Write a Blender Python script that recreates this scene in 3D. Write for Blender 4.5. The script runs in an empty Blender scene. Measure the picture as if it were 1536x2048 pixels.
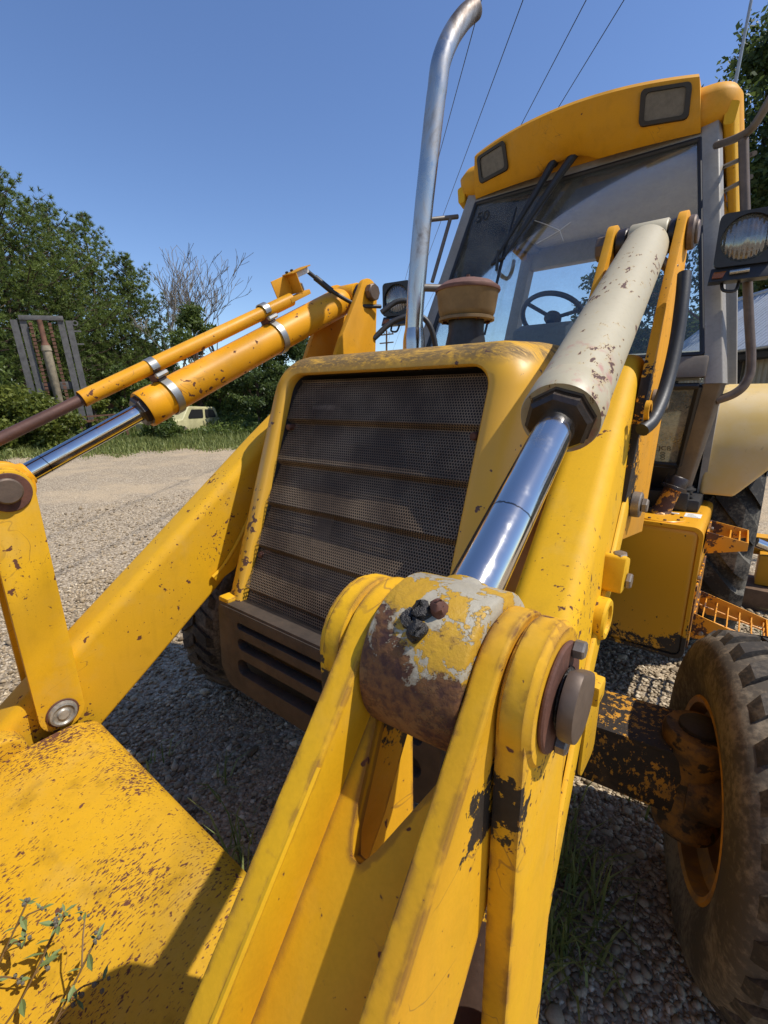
import bpy, bmesh, math, random
import numpy as np
from math import sin, cos, pi, radians, sqrt, atan2
from mathutils import Vector, Matrix

random.seed(7)
RNG = np.random.default_rng(11)
SC = bpy.context.scene
COL = SC.collection

# ------------------------------------------------------------------ camera
CAM_POS = Vector((0.903, -1.400, 1.500))
CAM_YAW, CAM_PITCH, CAM_F = radians(38.08), radians(13.59), 910.0   # focal in photo pixels (1536 x 2048)
cam = bpy.data.objects.new('camera', bpy.data.cameras.new('camera'))
COL.objects.link(cam)
cam.data.sensor_fit = 'VERTICAL'
cam.data.sensor_height = 24.0
cam.data.sensor_width = 18.0
cam.data.lens = CAM_F / 2048.0 * 24.0
cam.data.clip_start = 0.02
cam.data.clip_end = 2000.0
cam.location = CAM_POS
cam.rotation_euler = (pi / 2 - CAM_PITCH, 0, CAM_YAW)
SC.camera = cam

# ------------------------------------------------------------------ sky and sun
SUN_DIR = Vector((0.58, 0.25, 1.0)).normalized()
SUN_EL = math.asin(SUN_DIR.z)
SUN_AZ = atan2(SUN_DIR.x, SUN_DIR.y)
world = bpy.data.worlds.new('World')
SC.world = world
world.use_nodes = True
wn, wl = world.node_tree.nodes, world.node_tree.links
wn.clear()
wo = wn.new('ShaderNodeOutputWorld'); wb = wn.new('ShaderNodeBackground'); ws = wn.new('ShaderNodeTexSky')
ws.sky_type = 'NISHITA'
ws.sun_disc = False
ws.sun_elevation = SUN_EL
ws.sun_rotation = SUN_AZ
ws.altitude = 100
ws.air_density = 1.0
ws.dust_density = 0.25
ws.ozone_density = 3.0
wb.inputs['Strength'].default_value = 0.136
whs = wn.new('ShaderNodeHueSaturation'); whs.inputs['Saturation'].default_value = 1.10; whs.inputs['Hue'].default_value = 0.508
wl.new(ws.outputs['Color'], whs.inputs['Color']); wl.new(whs.outputs['Color'], wb.inputs['Color']); wl.new(wb.outputs['Background'], wo.inputs['Surface'])
sun = bpy.data.objects.new('sun', bpy.data.lights.new('sun', 'SUN'))
COL.objects.link(sun)
sun.data.energy = 4.5
sun.data.angle = radians(0.55)
sun.data.color = (1.0, 0.95, 0.87)
sun.rotation_euler = SUN_DIR.to_track_quat('Z', 'Y').to_euler()
sun.location = (4, 2, 8)
SC.view_settings.view_transform = 'Standard'
SC.view_settings.look = 'None'
SC.view_settings.exposure = 0.28
SC.view_settings.gamma = 1.0
SC.view_settings.use_curve_mapping = False
SC.cycles.max_bounces = 8
SC.cycles.transparent_max_bounces = 16
SC.cycles.caustics_reflective = False
SC.cycles.caustics_refractive = False
SC.cycles.use_denoising = True


def ground_at(px, dist, z=0.0):
    """point at a horizontal distance from the camera, bearing given as photo column on the horizon"""
    fwh = Vector((-sin(CAM_YAW), cos(CAM_YAW), 0)); r = Vector((cos(CAM_YAW), sin(CAM_YAW), 0))
    d = (fwh / cos(CAM_PITCH) + r * ((px - 768.0) / CAM_F)).normalized()
    return Vector((CAM_POS.x + d.x * dist, CAM_POS.y + d.y * dist, z))


# ================================================================== geometry helpers
def join(*gs):
    V, F = [], []
    for v, f in gs:
        o = len(V)
        V += [tuple(p) for p in v]
        F += [tuple(i + o for i in q) for q in f]
    return V, F


def box(x0, x1, y0, y1, z0, z1):
    V = [(x0, y0, z0), (x1, y0, z0), (x1, y1, z0), (x0, y1, z0), (x0, y0, z1), (x1, y0, z1), (x1, y1, z1), (x0, y1, z1)]
    return V, [(0, 3, 2, 1), (4, 5, 6, 7), (0, 1, 5, 4), (1, 2, 6, 5), (2, 3, 7, 6), (3, 0, 4, 7)]


def prism(poly, a, b, axis='x'):
    """polygon extruded along an axis; poly in the other two axes (y,z) / (x,z) / (x,y)"""
    def P(p, t):
        return (t, p[0], p[1]) if axis == 'x' else (p[0], t, p[1]) if axis == 'y' else (p[0], p[1], t)
    n = len(poly)
    V = [P(p, a) for p in poly] + [P(p, b) for p in poly]
    F = [tuple(range(n))[::-1], tuple(range(n, 2 * n))] + [(i, (i + 1) % n, n + (i + 1) % n, n + i) for i in range(n)]
    return V, F


def loft(loops, closed=True, cap0=True, cap1=True):
    n = len(loops[0]); V = [tuple(p) for l in loops for p in l]; F = []
    m = n if closed else n - 1
    for k in range(len(loops) - 1):
        for i in range(m):
            j = (i + 1) % n
            F.append((k * n + i, k * n + j, (k + 1) * n + j, (k + 1) * n + i))
    if cap0: F.append(tuple(range(n))[::-1])
    if cap1: F.append(tuple(range((len(loops) - 1) * n, len(loops) * n)))
    return V, F


def tube(pts, r, n=14, caps=True):
    pts = [Vector(p) for p in pts]
    rs = r if isinstance(r, (list, tuple)) else [r] * len(pts)
    t0 = (pts[1] - pts[0]).normalized()
    u = t0.orthogonal().normalized()
    loops, pt = [], t0
    for i, p in enumerate(pts):
        t = (pts[min(i + 1, len(pts) - 1)] - pts[max(i - 1, 0)]).normalized()
        q = pt.rotation_difference(t); u = (q @ u).normalized(); pt = t
        v = t.cross(u)
        loops.append([p + (u * cos(a) + v * sin(a)) * rs[i] for a in [2 * pi * k / n for k in range(n)]])
    return loft(loops, True, caps, caps)


def lathe(prof, o, d, n=28, caps=False):
    """profile of (radius, distance along axis d from o)"""
    o = Vector(o); d = Vector(d).normalized(); u = d.orthogonal().normalized(); v = d.cross(u)
    loops = [[o + d * h + (u * cos(a) + v * sin(a)) * max(r, 1e-5) for a in [2 * pi * k / n for k in range(n)]] for r, h in prof]
    return loft(loops, True, caps, caps)


def disc_between(p0, p1, r, n=28, ch=0.003):
    p0, p1 = Vector(p0), Vector(p1); L = (p1 - p0).length
    return lathe([(0, 0), (r - ch, 0), (r, ch), (r, L - ch), (r - ch, L), (0, L)], p0, p1 - p0, n)


def smooth_path(pts, k=6):
    pts = [Vector(p) for p in pts]; P = [pts[0] * 2 - pts[1]] + pts + [pts[-1] * 2 - pts[-2]]; out = []
    for i in range(1, len(P) - 2):
        for s in range(k):
            t = s / k
            out.append(0.5 * ((2 * P[i]) + (P[i + 1] - P[i - 1]) * t + (2 * P[i - 1] - 5 * P[i] + 4 * P[i + 1] - P[i + 2]) * t * t
                              + (3 * P[i] - P[i - 1] - 3 * P[i + 1] + P[i + 2]) * t ** 3))
    return out + [pts[-1]]


def round_poly(poly, r, k=5):
    """round the corners of a 2-D polygon; r a number or a list per corner"""
    out = []; n = len(poly)
    for i in range(n):
        p = Vector(poly[i]); a = Vector(poly[i - 1]); b = Vector(poly[(i + 1) % n])
        rr = r[i] if isinstance(r, (list, tuple)) else r
        if rr <= 1e-6: out.append(tuple(p)); continue
        da, db = (a - p).normalized(), (b - p).normalized()
        ang = da.angle(db)
        if ang > pi - 0.02: out.append(tuple(p)); continue
        tl = min(rr / math.tan(ang / 2), 0.49 * (a - p).length, 0.49 * (b - p).length)
        rad = tl * math.tan(ang / 2)
        c = p + (da + db).normalized() * (rad / sin(ang / 2))
        s = p + da * tl; e = p + db * tl
        a0 = atan2(s.y - c.y, s.x - c.x); a1 = atan2(e.y - c.y, e.x - c.x)
        dd = (a1 - a0 + pi) % (2 * pi) - pi
        out += [(c.x + rad * cos(a0 + dd * t / k), c.y + rad * sin(a0 + dd * t / k)) for t in range(k + 1)]
    return out


def stadium(c0, r0, c1, r1, k=14):
    """outline of a link plate: two discs joined by tangents (2-D)"""
    c0, c1 = Vector(c0), Vector(c1); d = c1 - c0; L = d.length; th = atan2(d.y, d.x); b = math.asin((r0 - r1) / L)
    out = []
    a0 = th + pi / 2 - b; a1 = th + 1.5 * pi + b
    for i in range(k + 1):
        a = a0 + (a1 - a0) * i / k; out.append((c0.x + r0 * cos(a), c0.y + r0 * sin(a)))
    a0 = th - pi / 2 + b; a1 = th + pi / 2 - b
    for i in range(k + 1):
        a = a0 + (a1 - a0) * i / k; out.append((c1.x + r1 * cos(a), c1.y + r1 * sin(a)))
    return out


def plate_holes(outer, holes, a, b, frame):
    """flat plate with holes: 2-D loops, extruded from a to b; frame maps (u, v, w) to a point"""
    bm = bmesh.new(); edges = []
    loops = [outer] + holes; rings = []
    for L in loops:
        vs = [bm.verts.new((p[0], p[1], 0)) for p in L]; rings.append(vs)
        for i in range(len(vs)): edges.append(bm.edges.new((vs[i], vs[(i + 1) % len(vs)])))
    bmesh.ops.triangle_fill(bm, use_beauty=True, use_dissolve=False, edges=edges)
    bm.verts.index_update()
    tri = [tuple(v.index for v in f.verts) for f in bm.faces]
    co = [v.co.copy() for v in bm.verts]; ri = [[v.index for v in r] for r in rings]
    bm.free(); n = len(co)
    V = [tuple(frame(c.x, c.y, a)) for c in co] + [tuple(frame(c.x, c.y, b)) for c in co]
    F = [t for t in tri] + [tuple(i + n for i in t[::-1]) for t in tri]
    for r in ri:
        for i in range(len(r)):
            j = (i + 1) % len(r); F.append((r[i], r[j], r[j] + n, r[i] + n))
    return V, F


def mk(name, geo, mat, parent=None, smooth=38, bevel=0.0, seg=2, recalc=True, label=None, cat=None, group=None, kind=None):
    me = bpy.data.meshes.new(name)
    me.from_pydata([tuple(p) for p in geo[0]], [], geo[1])
    if bevel > 0 or recalc:
        bm = bmesh.new(); bm.from_mesh(me)
        bmesh.ops.remove_doubles(bm, verts=bm.verts, dist=1e-5)
        if recalc: bmesh.ops.recalc_face_normals(bm, faces=bm.faces)
        if bevel > 0:
            es = [e for e in bm.edges if len(e.link_faces) == 2 and e.calc_face_angle(0) > radians(35)]
            bmesh.ops.bevel(bm, geom=es, offset=bevel, segments=seg, affect='EDGES', profile=0.6, clamp_overlap=True)
        bm.to_mesh(me); bm.free()
    if smooth:
        me.polygons.foreach_set('use_smooth', [True] * len(me.polygons))
        me.set_sharp_from_angle(angle=radians(smooth))
    me.materials.append(mat)
    o = bpy.data.objects.new(name, me); COL.objects.link(o)
    if parent is not None: o.parent = parent
    return tag(o, label, cat, group, kind)


def tag(o, label=None, cat=None, group=None, kind=None):
    if label: o['label'] = label
    if cat: o['category'] = cat
    if group: o['group'] = group
    if kind: o['kind'] = kind
    return o


def empty(name, loc=(0, 0, 0), parent=None, **kw):
    o = bpy.data.objects.new(name, None); COL.objects.link(o); o.location = loc
    o.empty_display_size = 0.1
    if parent is not None: o.parent = parent
    return tag(o, **kw)


def fast_mesh(name, V, F, mat, parent=None, tone=None, smooth=False, **kw):
    """big meshes from numpy arrays; tone = one value per vertex"""
    V = np.asarray(V, dtype=np.float32); F = np.asarray(F, dtype=np.int32); k = F.shape[1]
    me = bpy.data.meshes.new(name)
    me.vertices.add(len(V)); me.vertices.foreach_set('co', V.ravel())
    me.loops.add(F.size); me.loops.foreach_set('vertex_index', F.ravel())
    me.polygons.add(len(F)); me.polygons.foreach_set('loop_start', np.arange(0, F.size, k, dtype=np.int32))
    if smooth: me.polygons.foreach_set('use_smooth', np.ones(len(F), dtype=bool))
    me.update(calc_edges=True)
    if tone is not None:
        at = me.attributes.new('tone', 'FLOAT', 'POINT'); at.data.foreach_set('value', np.asarray(tone, dtype=np.float32))
    me.materials.append(mat)
    o = bpy.data.objects.new(name, me); COL.objects.link(o)
    if parent is not None: o.parent = parent
    return tag(o, **kw)


# ================================================================== material helpers
class NT:
    def __init__(s, name):
        s.m = bpy.data.materials.new(name); s.m.use_nodes = True
        s.n, s.l = s.m.node_tree.nodes, s.m.node_tree.links
        s.n.clear(); s.out = s.n.new('ShaderNodeOutputMaterial'); s.co = None

    def new(s, t, **kw):
        x = s.n.new('ShaderNode' + t)
        for k, v in kw.items(): setattr(x, k, v)
        return x

    def set(s, sock, v):
        if hasattr(v, 'is_output') or isinstance(v, bpy.types.NodeSocket): s.l.new(v, sock)
        elif isinstance(v, tuple) and len(v) == 3 and sock.type == 'RGBA': sock.default_value = (*v, 1)
        else: sock.default_value = v

    def obj(s):
        if s.co is None: s.co = s.new('TexCoord').outputs['Object']
        return s.co

    def mapping(s, scale=(1, 1, 1), rot=(0, 0, 0), loc=(0, 0, 0), vec=None):
        m = s.new('Mapping'); s.set(m.inputs['Vector'], vec or s.obj())
        m.inputs['Scale'].default_value = scale; m.inputs['Rotation'].default_value = rot; m.inputs['Location'].default_value = loc
        return m.outputs['Vector']

    def noise(s, scale, detail=3, rough=0.55, vec=None, dist=0.0):
        x = s.new('TexNoise'); s.set(x.inputs['Vector'], vec or s.obj())
        x.inputs['Scale'].default_value = scale; x.inputs['Detail'].default_value = detail
        x.inputs['Roughness'].default_value = rough; x.inputs['Distortion'].default_value = dist
        return x.outputs['Fac']

    def voro(s, scale, feature='F1', out='Distance', vec=None, rnd=1.0):
        x = s.new('TexVoronoi', feature=feature); s.set(x.inputs['Vector'], vec or s.obj())
        x.inputs['Scale'].default_value = scale; x.inputs['Randomness'].default_value = rnd
        return x.outputs[out]

    def math(s, op, a, b=0.0, c=0.0, clamp=False):
        x = s.new('Math', operation=op); x.use_clamp = clamp
        s.set(x.inputs[0], a); s.set(x.inputs[1], b); s.set(x.inputs[2], c)
        return x.outputs[0]

    def step(s, v, lo, hi, a=0.0, b=1.0):
        x = s.new('MapRange', interpolation_type='SMOOTHSTEP'); s.set(x.inputs['Value'], v)
        x.inputs['From Min'].default_value = lo; x.inputs['From Max'].default_value = hi
        x.inputs['To Min'].default_value = a; x.inputs['To Max'].default_value = b
        return x.outputs['Result']

    def mix(s, f, a, b):
        x = s.new('Mix', data_type='RGBA'); s.set(x.inputs['Factor'], f); s.set(x.inputs['A'] if False else x.inputs[6], a); s.set(x.inputs[7], b)
        return x.outputs[2]

    def ramp(s, f, stops):
        x = s.new('ValToRGB'); s.set(x.inputs['Fac'], f); e = x.color_ramp.elements
        while len(e) < len(stops): e.new(0.5)
        for el, (p, c) in zip(e, stops): el.position = p; el.color = (*c, 1)
        return x.outputs['Color']

    def sep(s, vec=None):
        x = s.new('SeparateXYZ'); s.set(x.inputs[0], vec or s.obj()); return x.outputs

    def bump(s, h, strength=0.3, dist=0.002, normal=None):
        x = s.new('Bump'); x.inputs['Strength'].default_value = strength; x.inputs['Distance'].default_value = dist
        s.set(x.inputs['Height'], h)
        if normal: s.set(x.inputs['Normal'], normal)
        return x.outputs['Normal']

    def edge(s, r=0.008):
        b = s.new('Bevel', samples=4); b.inputs['Radius'].default_value = r
        g = s.new('NewGeometry'); d = s.new('VectorMath', operation='DOT_PRODUCT')
        s.l.new(b.outputs[0], d.inputs[0]); s.l.new(g.outputs['Normal'], d.inputs[1])
        return s.math('SUBTRACT', 1.0, d.outputs['Value'])

    def bsdf(s, color, rough=0.5, metal=0.0, normal=None, spec=0.5, **kw):
        p = s.new('BsdfPrincipled'); s.set(p.inputs['Base Color'], color); s.set(p.inputs['Roughness'], rough)
        s.set(p.inputs['Metallic'], metal); s.set(p.inputs['Specular IOR Level'], spec)
        if normal: s.set(p.inputs['Normal'], normal)
        for k, v in kw.items(): s.set(p.inputs[k.replace('_', ' ')], v)
        s.l.new(p.outputs[0], s.out.inputs['Surface'])
        return p


RUST = (0.075, 0.030, 0.020)
RUST2 = (0.16, 0.065, 0.030)


def paint(name, base, faded=None, chip=0.70, cscale=38.0, small=0.72, edge=0.0, edge_t=0.10, rough=0.54, grease=None, gcol=(0.016, 0.012, 0.009), bumpy=0.12, coat=0.06, dirt=0.25, stretch=(1, 1, 1)):
    """old enamel with chips down to rust, chalky fading, optional edge wear and black grease"""
    t = NT(name)
    faded = faded or tuple(min(1, c * 0.82 + 0.02) for c in base)
    big = t.noise(2.3, 4, 0.6); mid = t.noise(14, 4, 0.6)
    col = t.mix(t.step(big, 0.35, 0.7), base, faded)
    col = t.mix(t.math('MULTIPLY', t.step(mid, 0.5, 0.8), dirt), col, tuple(c * 0.55 for c in base))
    fine = t.noise(260, 2, 0.6)
    col = t.mix(t.step(fine, 0.35, 0.75, 0.0, 0.14), col, tuple(c * 0.6 for c in base))
    # chips: two sizes, clustered
    clus = t.noise(5.0, 2, 0.5)
    n1 = t.math('ADD', t.noise(cscale, 3, 0.55, dist=0.3), t.math('MULTIPLY', t.math('SUBTRACT', clus, 0.5), 0.30))
    n2 = t.math('ADD', t.noise(cscale * 3.1, 3, 0.6, t.mapping(stretch)), t.math('MULTIPLY', t.math('SUBTRACT', clus, 0.5), 0.45))
    m = t.math('MAXIMUM', t.step(n1, chip, chip + 0.012), t.step(n2, small, small + 0.012))
    if edge > 0:
        e = t.edge(edge)
        en = t.math('ADD', e, t.math('MULTIPLY', t.math('SUBTRACT', t.noise(30, 3, 0.6), 0.56), 1.1))
        m = t.math('MAXIMUM', m, t.math('MULTIPLY', t.step(en, edge_t, edge_t + 0.03), t.step(e, 0.02, 0.05)))
    # dust film, runs and scratches
    run = t.noise(9, 4, 0.65, t.mapping((3.2, 3.2, 0.35)))
    col = t.mix(t.step(run, 0.50, 0.80, 0, 0.30), col, tuple(c * 0.62 + 0.01 for c in base))
    col = t.mix(t.step(t.noise(6, 5, 0.7, t.mapping((1, 1, 1), loc=(4, 2, 9))), 0.50, 0.78, 0, 0.22), col, (0.50, 0.36, 0.15))
    sl = t.math('ABSOLUTE', t.math('SUBTRACT', t.noise(7, 3, 0.5, t.mapping((1.0, 0.4, 0.8), (0.6, 0.3, 0.2)), 1.2), 0.5))
    scr = t.math('MULTIPLY', t.step(sl, 0.0035, 0.0015), t.step(t.noise(4, 2, 0.5, t.mapping((1, 1, 1), loc=(9, 5, 1))), 0.56, 0.62))
    col = t.mix(t.math('MULTIPLY', scr, 0.55), col, (0.20, 0.10, 0.03))
    rc = t.mix(t.noise(55, 3, 0.6), RUST, RUST2)
    halo = t.math('MAXIMUM', t.step(n1, chip - 0.035, chip), t.step(n2, small - 0.05, small))
    col = t.mix(t.math('MULTIPLY', halo, 0.22), col, (0.30, 0.13, 0.02))
    col = t.mix(m, col, rc)
    rgh = t.math('ADD', rough, t.math('MULTIPLY', mid, 0.18))
    rgh = t.math('MAXIMUM', rgh, t.math('MULTIPLY', m, 0.85))
    if grease:
        gz = t.sep()
        for (cx, cy, cz, r, thr) in grease:
            dv = t.new('VectorMath', operation='DISTANCE'); t.set(dv.inputs[0], t.obj()); dv.inputs[1].default_value = (cx, cy, cz)
            dd = t.math('DIVIDE', dv.outputs['Value'], r)
            g = t.math('ADD', t.math('SUBTRACT', 1.0, dd), t.math('MULTIPLY', t.math('SUBTRACT', t.noise(48, 5, 0.7), 0.5), 2.0))
            gm = t.step(g, thr, thr + 0.06)
            col = t.mix(gm, col, t.mix(t.noise(120, 3, 0.6), gcol, tuple(q * 2.6 for q in gcol))); rgh = t.mix(gm, rgh, (0.6, 0.6, 0.6))
    h = t.math('SUBTRACT', t.math('ADD', t.math('MULTIPLY', t.noise(160, 2, 0.5), 0.25), t.math('MULTIPLY', t.noise(22, 2, 0.5), 0.8)), t.math('MULTIPLY', m, 1.2))
    t.bsdf(col, rgh, 0.0, t.bump(h, bumpy, 0.004), 0.24)
    return t.m


def plain(name, color, rough=0.6, metal=0.0, var=0.25, scale=18, bumpy=0.1, spec=0.5):
    t = NT(name)
    n = t.noise(scale, 5, 0.65); n2 = t.noise(scale * 9, 2, 0.5)
    c = t.mix(t.step(n, 0.3, 0.75), color, tuple(x * (1 - var) for x in color))
    c = t.mix(t.step(n2, 0.4, 0.8, 0, 0.3), c, tuple(x * 0.55 for x in color))
    t.bsdf(c, t.math('ADD', rough, t.math('MULTIPLY', t.math('SUBTRACT', n, 0.5), 0.25)), metal, t.bump(t.math('ADD', n, t.math('MULTIPLY', n2, 0.3)), bumpy, 0.004), spec)
    return t.m


def foliage(name, dark, light, trans=0.35):
    t = NT(name)
    a = t.new('Attribute', attribute_name='tone')
    c = t.mix(a.outputs['Fac'], dark, light)
    p = t.new('BsdfPrincipled'); t.set(p.inputs['Base Color'], c); p.inputs['Roughness'].default_value = 0.5; p.inputs['Specular IOR Level'].default_value = 0.35
    tr = t.new('BsdfTranslucent'); t.set(tr.inputs['Color'], t.mix(0.5, c, light))
    mx = t.new('MixShader'); mx.inputs[0].default_value = trans
    t.l.new(p.outputs[0], mx.inputs[1]); t.l.new(tr.outputs[0], mx.inputs[2]); t.l.new(mx.outputs[0], t.out.inputs['Surface'])
    return t.m


YEL = (0.68, 0.372, 0.008)
YEL_F = (0.62, 0.335, 0.018)
M = {}
M['yellow'] = paint('yellow_enamel', YEL, YEL_F)
M['yellow_near'] = paint('yellow_enamel_worn', YEL, (0.64, 0.31, 0.015), chip=0.70, small=0.725, cscale=32, edge=0.013, edge_t=0.02, bumpy=0.22,
                         grease=[(0.700, -1.06, 1.185, 0.075, 0.40), (0.797, -1.125, 1.190, 0.050, 0.40), (0.63, -1.12, 1.235, 0.045, 0.42), (0.785, -1.06, 1.21, 0.05, 0.42)])
M['yellow_clean'] = paint('yellow_enamel_clean', YEL, YEL_F, chip=0.80, small=0.83)
M['yellow_speck'] = paint('yellow_enamel_specked', (0.58, 0.320, 0.010), (0.52, 0.290, 0.020), chip=0.665, cscale=50, small=0.592, dirt=0.9, bumpy=0.2, stretch=(1.5, 0.55, 1))
M['yellow_cyl'] = paint('yellow_cylinder_enamel', (0.70, 0.31, 0.006), (0.64, 0.29, 0.012), chip=0.67, cscale=34, small=0.78, rough=0.35)
M['yellow_greasy'] = paint('yellow_enamel_greasy', (0.70, 0.31, 0.012), chip=0.72, grease=[(0.72, -0.14, 1.30, 0.16, 0.30), (0.70, -0.06, 1.55, 0.13, 0.36), (0.71, -0.10, 1.42, 0.12, 0.45)])
M['yellow_arm'] = paint('yellow_arm_enamel', YEL, YEL_F, chip=0.675, small=0.70, cscale=34, grease=[(0.71, -1.00, 0.75, 0.13, 0.30), (0.70, -1.12, 0.68, 0.16, 0.25)], gcol=(0.026, 0.015, 0.010))
M['orange'] = paint('yellow_cover_enamel', (0.66, 0.300, 0.006), chip=0.78, small=0.80, rough=0.5)


def hood_paint():
    t = NT('hood_enamel')
    big = t.noise(2.3, 4, 0.6)
    col = t.mix(t.step(big, 0.35, 0.7), (0.64, 0.34, 0.018), (0.57, 0.32, 0.045))
    s = t.sep(); z, y = s[2], s[1]
    # rot and soot streaks left by leaves on the front roll of the bonnet
    st = t.noise(9, 6, 0.72, t.mapping((1.0, 2.2, 0.7), (0, 0, 0.5)), dist=0.6)
    st2 = t.noise(60, 4, 0.7, t.mapping((1.0, 3.0, 0.35)))
    top = t.step(z, 1.580, 1.625); mid = t.step(s[0], 0.42, -0.30)
    sm = t.math('MULTIPLY', top, t.step(t.math('ADD', st, t.math('MULTIPLY', mid, 0.12)), 0.34, 0.58))
    sm = t.math('MULTIPLY', sm, t.step(st2, 0.22, 0.55))
    col = t.mix(t.math('MULTIPLY', sm, 0.85), col, (0.055, 0.042, 0.028))
    crk = t.voro(7, 'DISTANCE_TO_EDGE', vec=t.mapping((1, 1, 1), (0, 0, 0.4)))
    # wear: the upright edge of the opening and the foot of the frame
    clus = t.noise(5.0, 2, 0.5)
    n1 = t.math('ADD', t.noise(34, 3, 0.6), t.math('MULTIPLY', t.math('SUBTRACT', clus, 0.5), 0.4))
    low = t.step(z, 1.32, 0.90)
    edgex = t.math('MULTIPLY', t.step(s[0], -0.375, -0.40), t.step(z, 1.50, 1.10))
    n1 = t.math('ADD', n1, t.math('ADD', t.math('MULTIPLY', low, 0.03), t.math('MULTIPLY', edgex, 0.13)))
    m = t.step(n1, 0.695, 0.71)
    col = t.mix(m, col, t.mix(t.noise(60, 3), (0.045, 0.028, 0.02), RUST2))
    rgh = t.math('ADD', 0.42, t.math('MULTIPLY', sm, 0.35))
    h = t.math('ADD', t.math('MULTIPLY', t.noise(18, 3, 0.5), 0.6), t.math('MULTIPLY', m, -1.0))
    t.bsdf(col, rgh, 0, t.bump(h, 0.1, 0.004), 0.45, Coat_Weight=0.0)
    return t.m


M['hood'] = hood_paint()


def cream_paint():
    t = NT('cream_cylinder_enamel')
    col = t.mix(t.noise(5, 5, 0.65), (0.45, 0.395, 0.265), (0.35, 0.295, 0.185))
    col = t.mix(t.step(t.noise(120, 3, 0.6), 0.5, 0.8, 0, 0.35), col, (0.30, 0.25, 0.17))
    s = t.sep()
    pk = t.math('MULTIPLY', t.step(s[1], -0.52, -0.60), t.step(t.noise(26, 5, 0.7), 0.52, 0.66, 0, 0.75))
    col = t.mix(pk, col, (0.36, 0.14, 0.11))
    clus = t.noise(6.0, 2, 0.5)
    str_ = t.mapping((1.0, 1.0, 1.0), (0.5, 0.2, 0.3))
    n1 = t.math('ADD', t.noise(42, 4, 0.62, t.mapping((1.6, 0.55, 0.9), (0.49, 0, 0))), t.math('MULTIPLY', t.math('SUBTRACT', clus, 0.5), 0.5))
    m = t.step(n1, 0.655, 0.67)
    col = t.mix(m, col, t.mix(t.noise(40, 3), (0.10, 0.045, 0.022), (0.35, 0.15, 0.04)))
    col = t.mix(t.step(n1, 0.60, 0.655, 0, 0.5), col, (0.42, 0.30, 0.12))
    t.bsdf(t.mix(m, col, RUST), t.math('ADD', 0.48, t.math('MULTIPLY', m, 0.3)), 0, t.bump(t.math('SUBTRACT', t.noise(30, 2), t.math('MULTIPLY', m, 1.5)), 0.12, 0.003), 0.5)
    return t.m


M['cream'] = cream_paint()


def eye_paint():
    t = NT('flaking_eye_enamel')
    o = t.mapping((1, 1, 1))
    a = t.noise(15, 8, 0.70, dist=0.3); b = t.noise(24, 8, 0.68, t.mapping((1.0, 1, 1), loc=(3, 1, 7)), 0.2); f = t.noise(95, 4, 0.65)
    col = t.mix(t.noise(60, 3), (0.44, 0.39, 0.29), (0.33, 0.28, 0.19))
    ym = t.step(b, 0.50, 0.515)
    col = t.mix(ym, col, t.mix(f, (0.56, 0.32, 0.015), (0.42, 0.22, 0.02)))
    s = t.sep()
    # rust spreads from the under side of the eye upwards
    dz = t.math('SUBTRACT', 1.275, s[2]); dy = t.math('SUBTRACT', -1.075, s[1])
    g = t.math('ADD', t.math('MULTIPLY', t.math('ADD', dz, t.math('MULTIPLY', dy, 0.5)), 4.2), a)
    m = t.step(g, 0.50, 0.512)
    col = t.mix(t.math('MULTIPLY', t.step(g, 0.455, 0.50), 0.45), col, (0.16, 0.085, 0.03))
    rust = t.mix(t.step(f, 0.35, 0.65), (0.060, 0.024, 0.018), (0.17, 0.075, 0.026))
    rust = t.mix(t.step(b, 0.45, 0.6), rust, (0.20, 0.10, 0.035))
    col = t.mix(m, col, rust)
    col = t.mix(t.math('MULTIPLY', t.step(g, 1.12, 1.35), 0.8), col, (0.02, 0.014, 0.010))
    h = t.math('ADD', t.math('MULTIPLY', m, -1.4), t.math('ADD', t.math('MULTIPLY', f, 0.5), t.math('MULTIPLY', ym, 0.35)))
    t.bsdf(col, t.math('ADD', 0.5, t.math('MULTIPLY', m, 0.3)), 0, t.bump(h, 0.7, 0.004), 0.4)
    return t.m


M['eye'] = eye_paint()


def chrome_mat():
    t = NT('chrome_rod')
    n = t.noise(14, 4, 0.6); f = t.noise(180, 2, 0.5, t.mapping((1, 0.15, 0.15)))
    c = t.mix(t.step(n, 0.55, 0.75, 0, 0.35), (0.66, 0.635, 0.60), (0.28, 0.26, 0.24))
    dp = t.new('VectorMath', operation='DOT_PRODUCT'); t.set(dp.inputs[0], t.obj()); dp.inputs[1].default_value = (-0.0626, 0.8830, 0.4644)
    aa = t.math('ADD', dp.outputs['Value'], t.math('MULTIPLY', t.noise(45, 4, 0.7), 0.012))
    ring = t.math('SUBTRACT', 1.0, t.step(t.math('ABSOLUTE', t.math('SUBTRACT', aa, -0.189)), 0.0006, 0.0022))
    c = t.mix(t.math('MULTIPLY', ring, 0.8), c, (0.05, 0.035, 0.025))
    t.bsdf(c, t.math('ADD', 0.10, t.math('MULTIPLY', t.step(n, 0.5, 0.8), 0.25)), 1.0, t.bump(f, 0.02, 0.001))
    return t.m


M['chrome'] = chrome_mat()


def stack_mat():
    t = NT('exhaust_steel')
    n = t.noise(9, 6, 0.7, t.mapping((1, 1, 0.45)), 0.5)
    z = t.sep()[2]
    k = t.math('ADD', n, t.math('MULTIPLY', t.step(z, 2.5, 2.85), 0.14))
    c = t.mix(t.step(k, 0.52, 0.78), (0.50, 0.48, 0.455), (0.16, 0.13, 0.11))
    t.bsdf(c, t.step(k, 0.35, 0.7, 0.18, 0.55), 1.0, t.bump(t.noise(70, 3), 0.05, 0.002))
    return t.m


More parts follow.
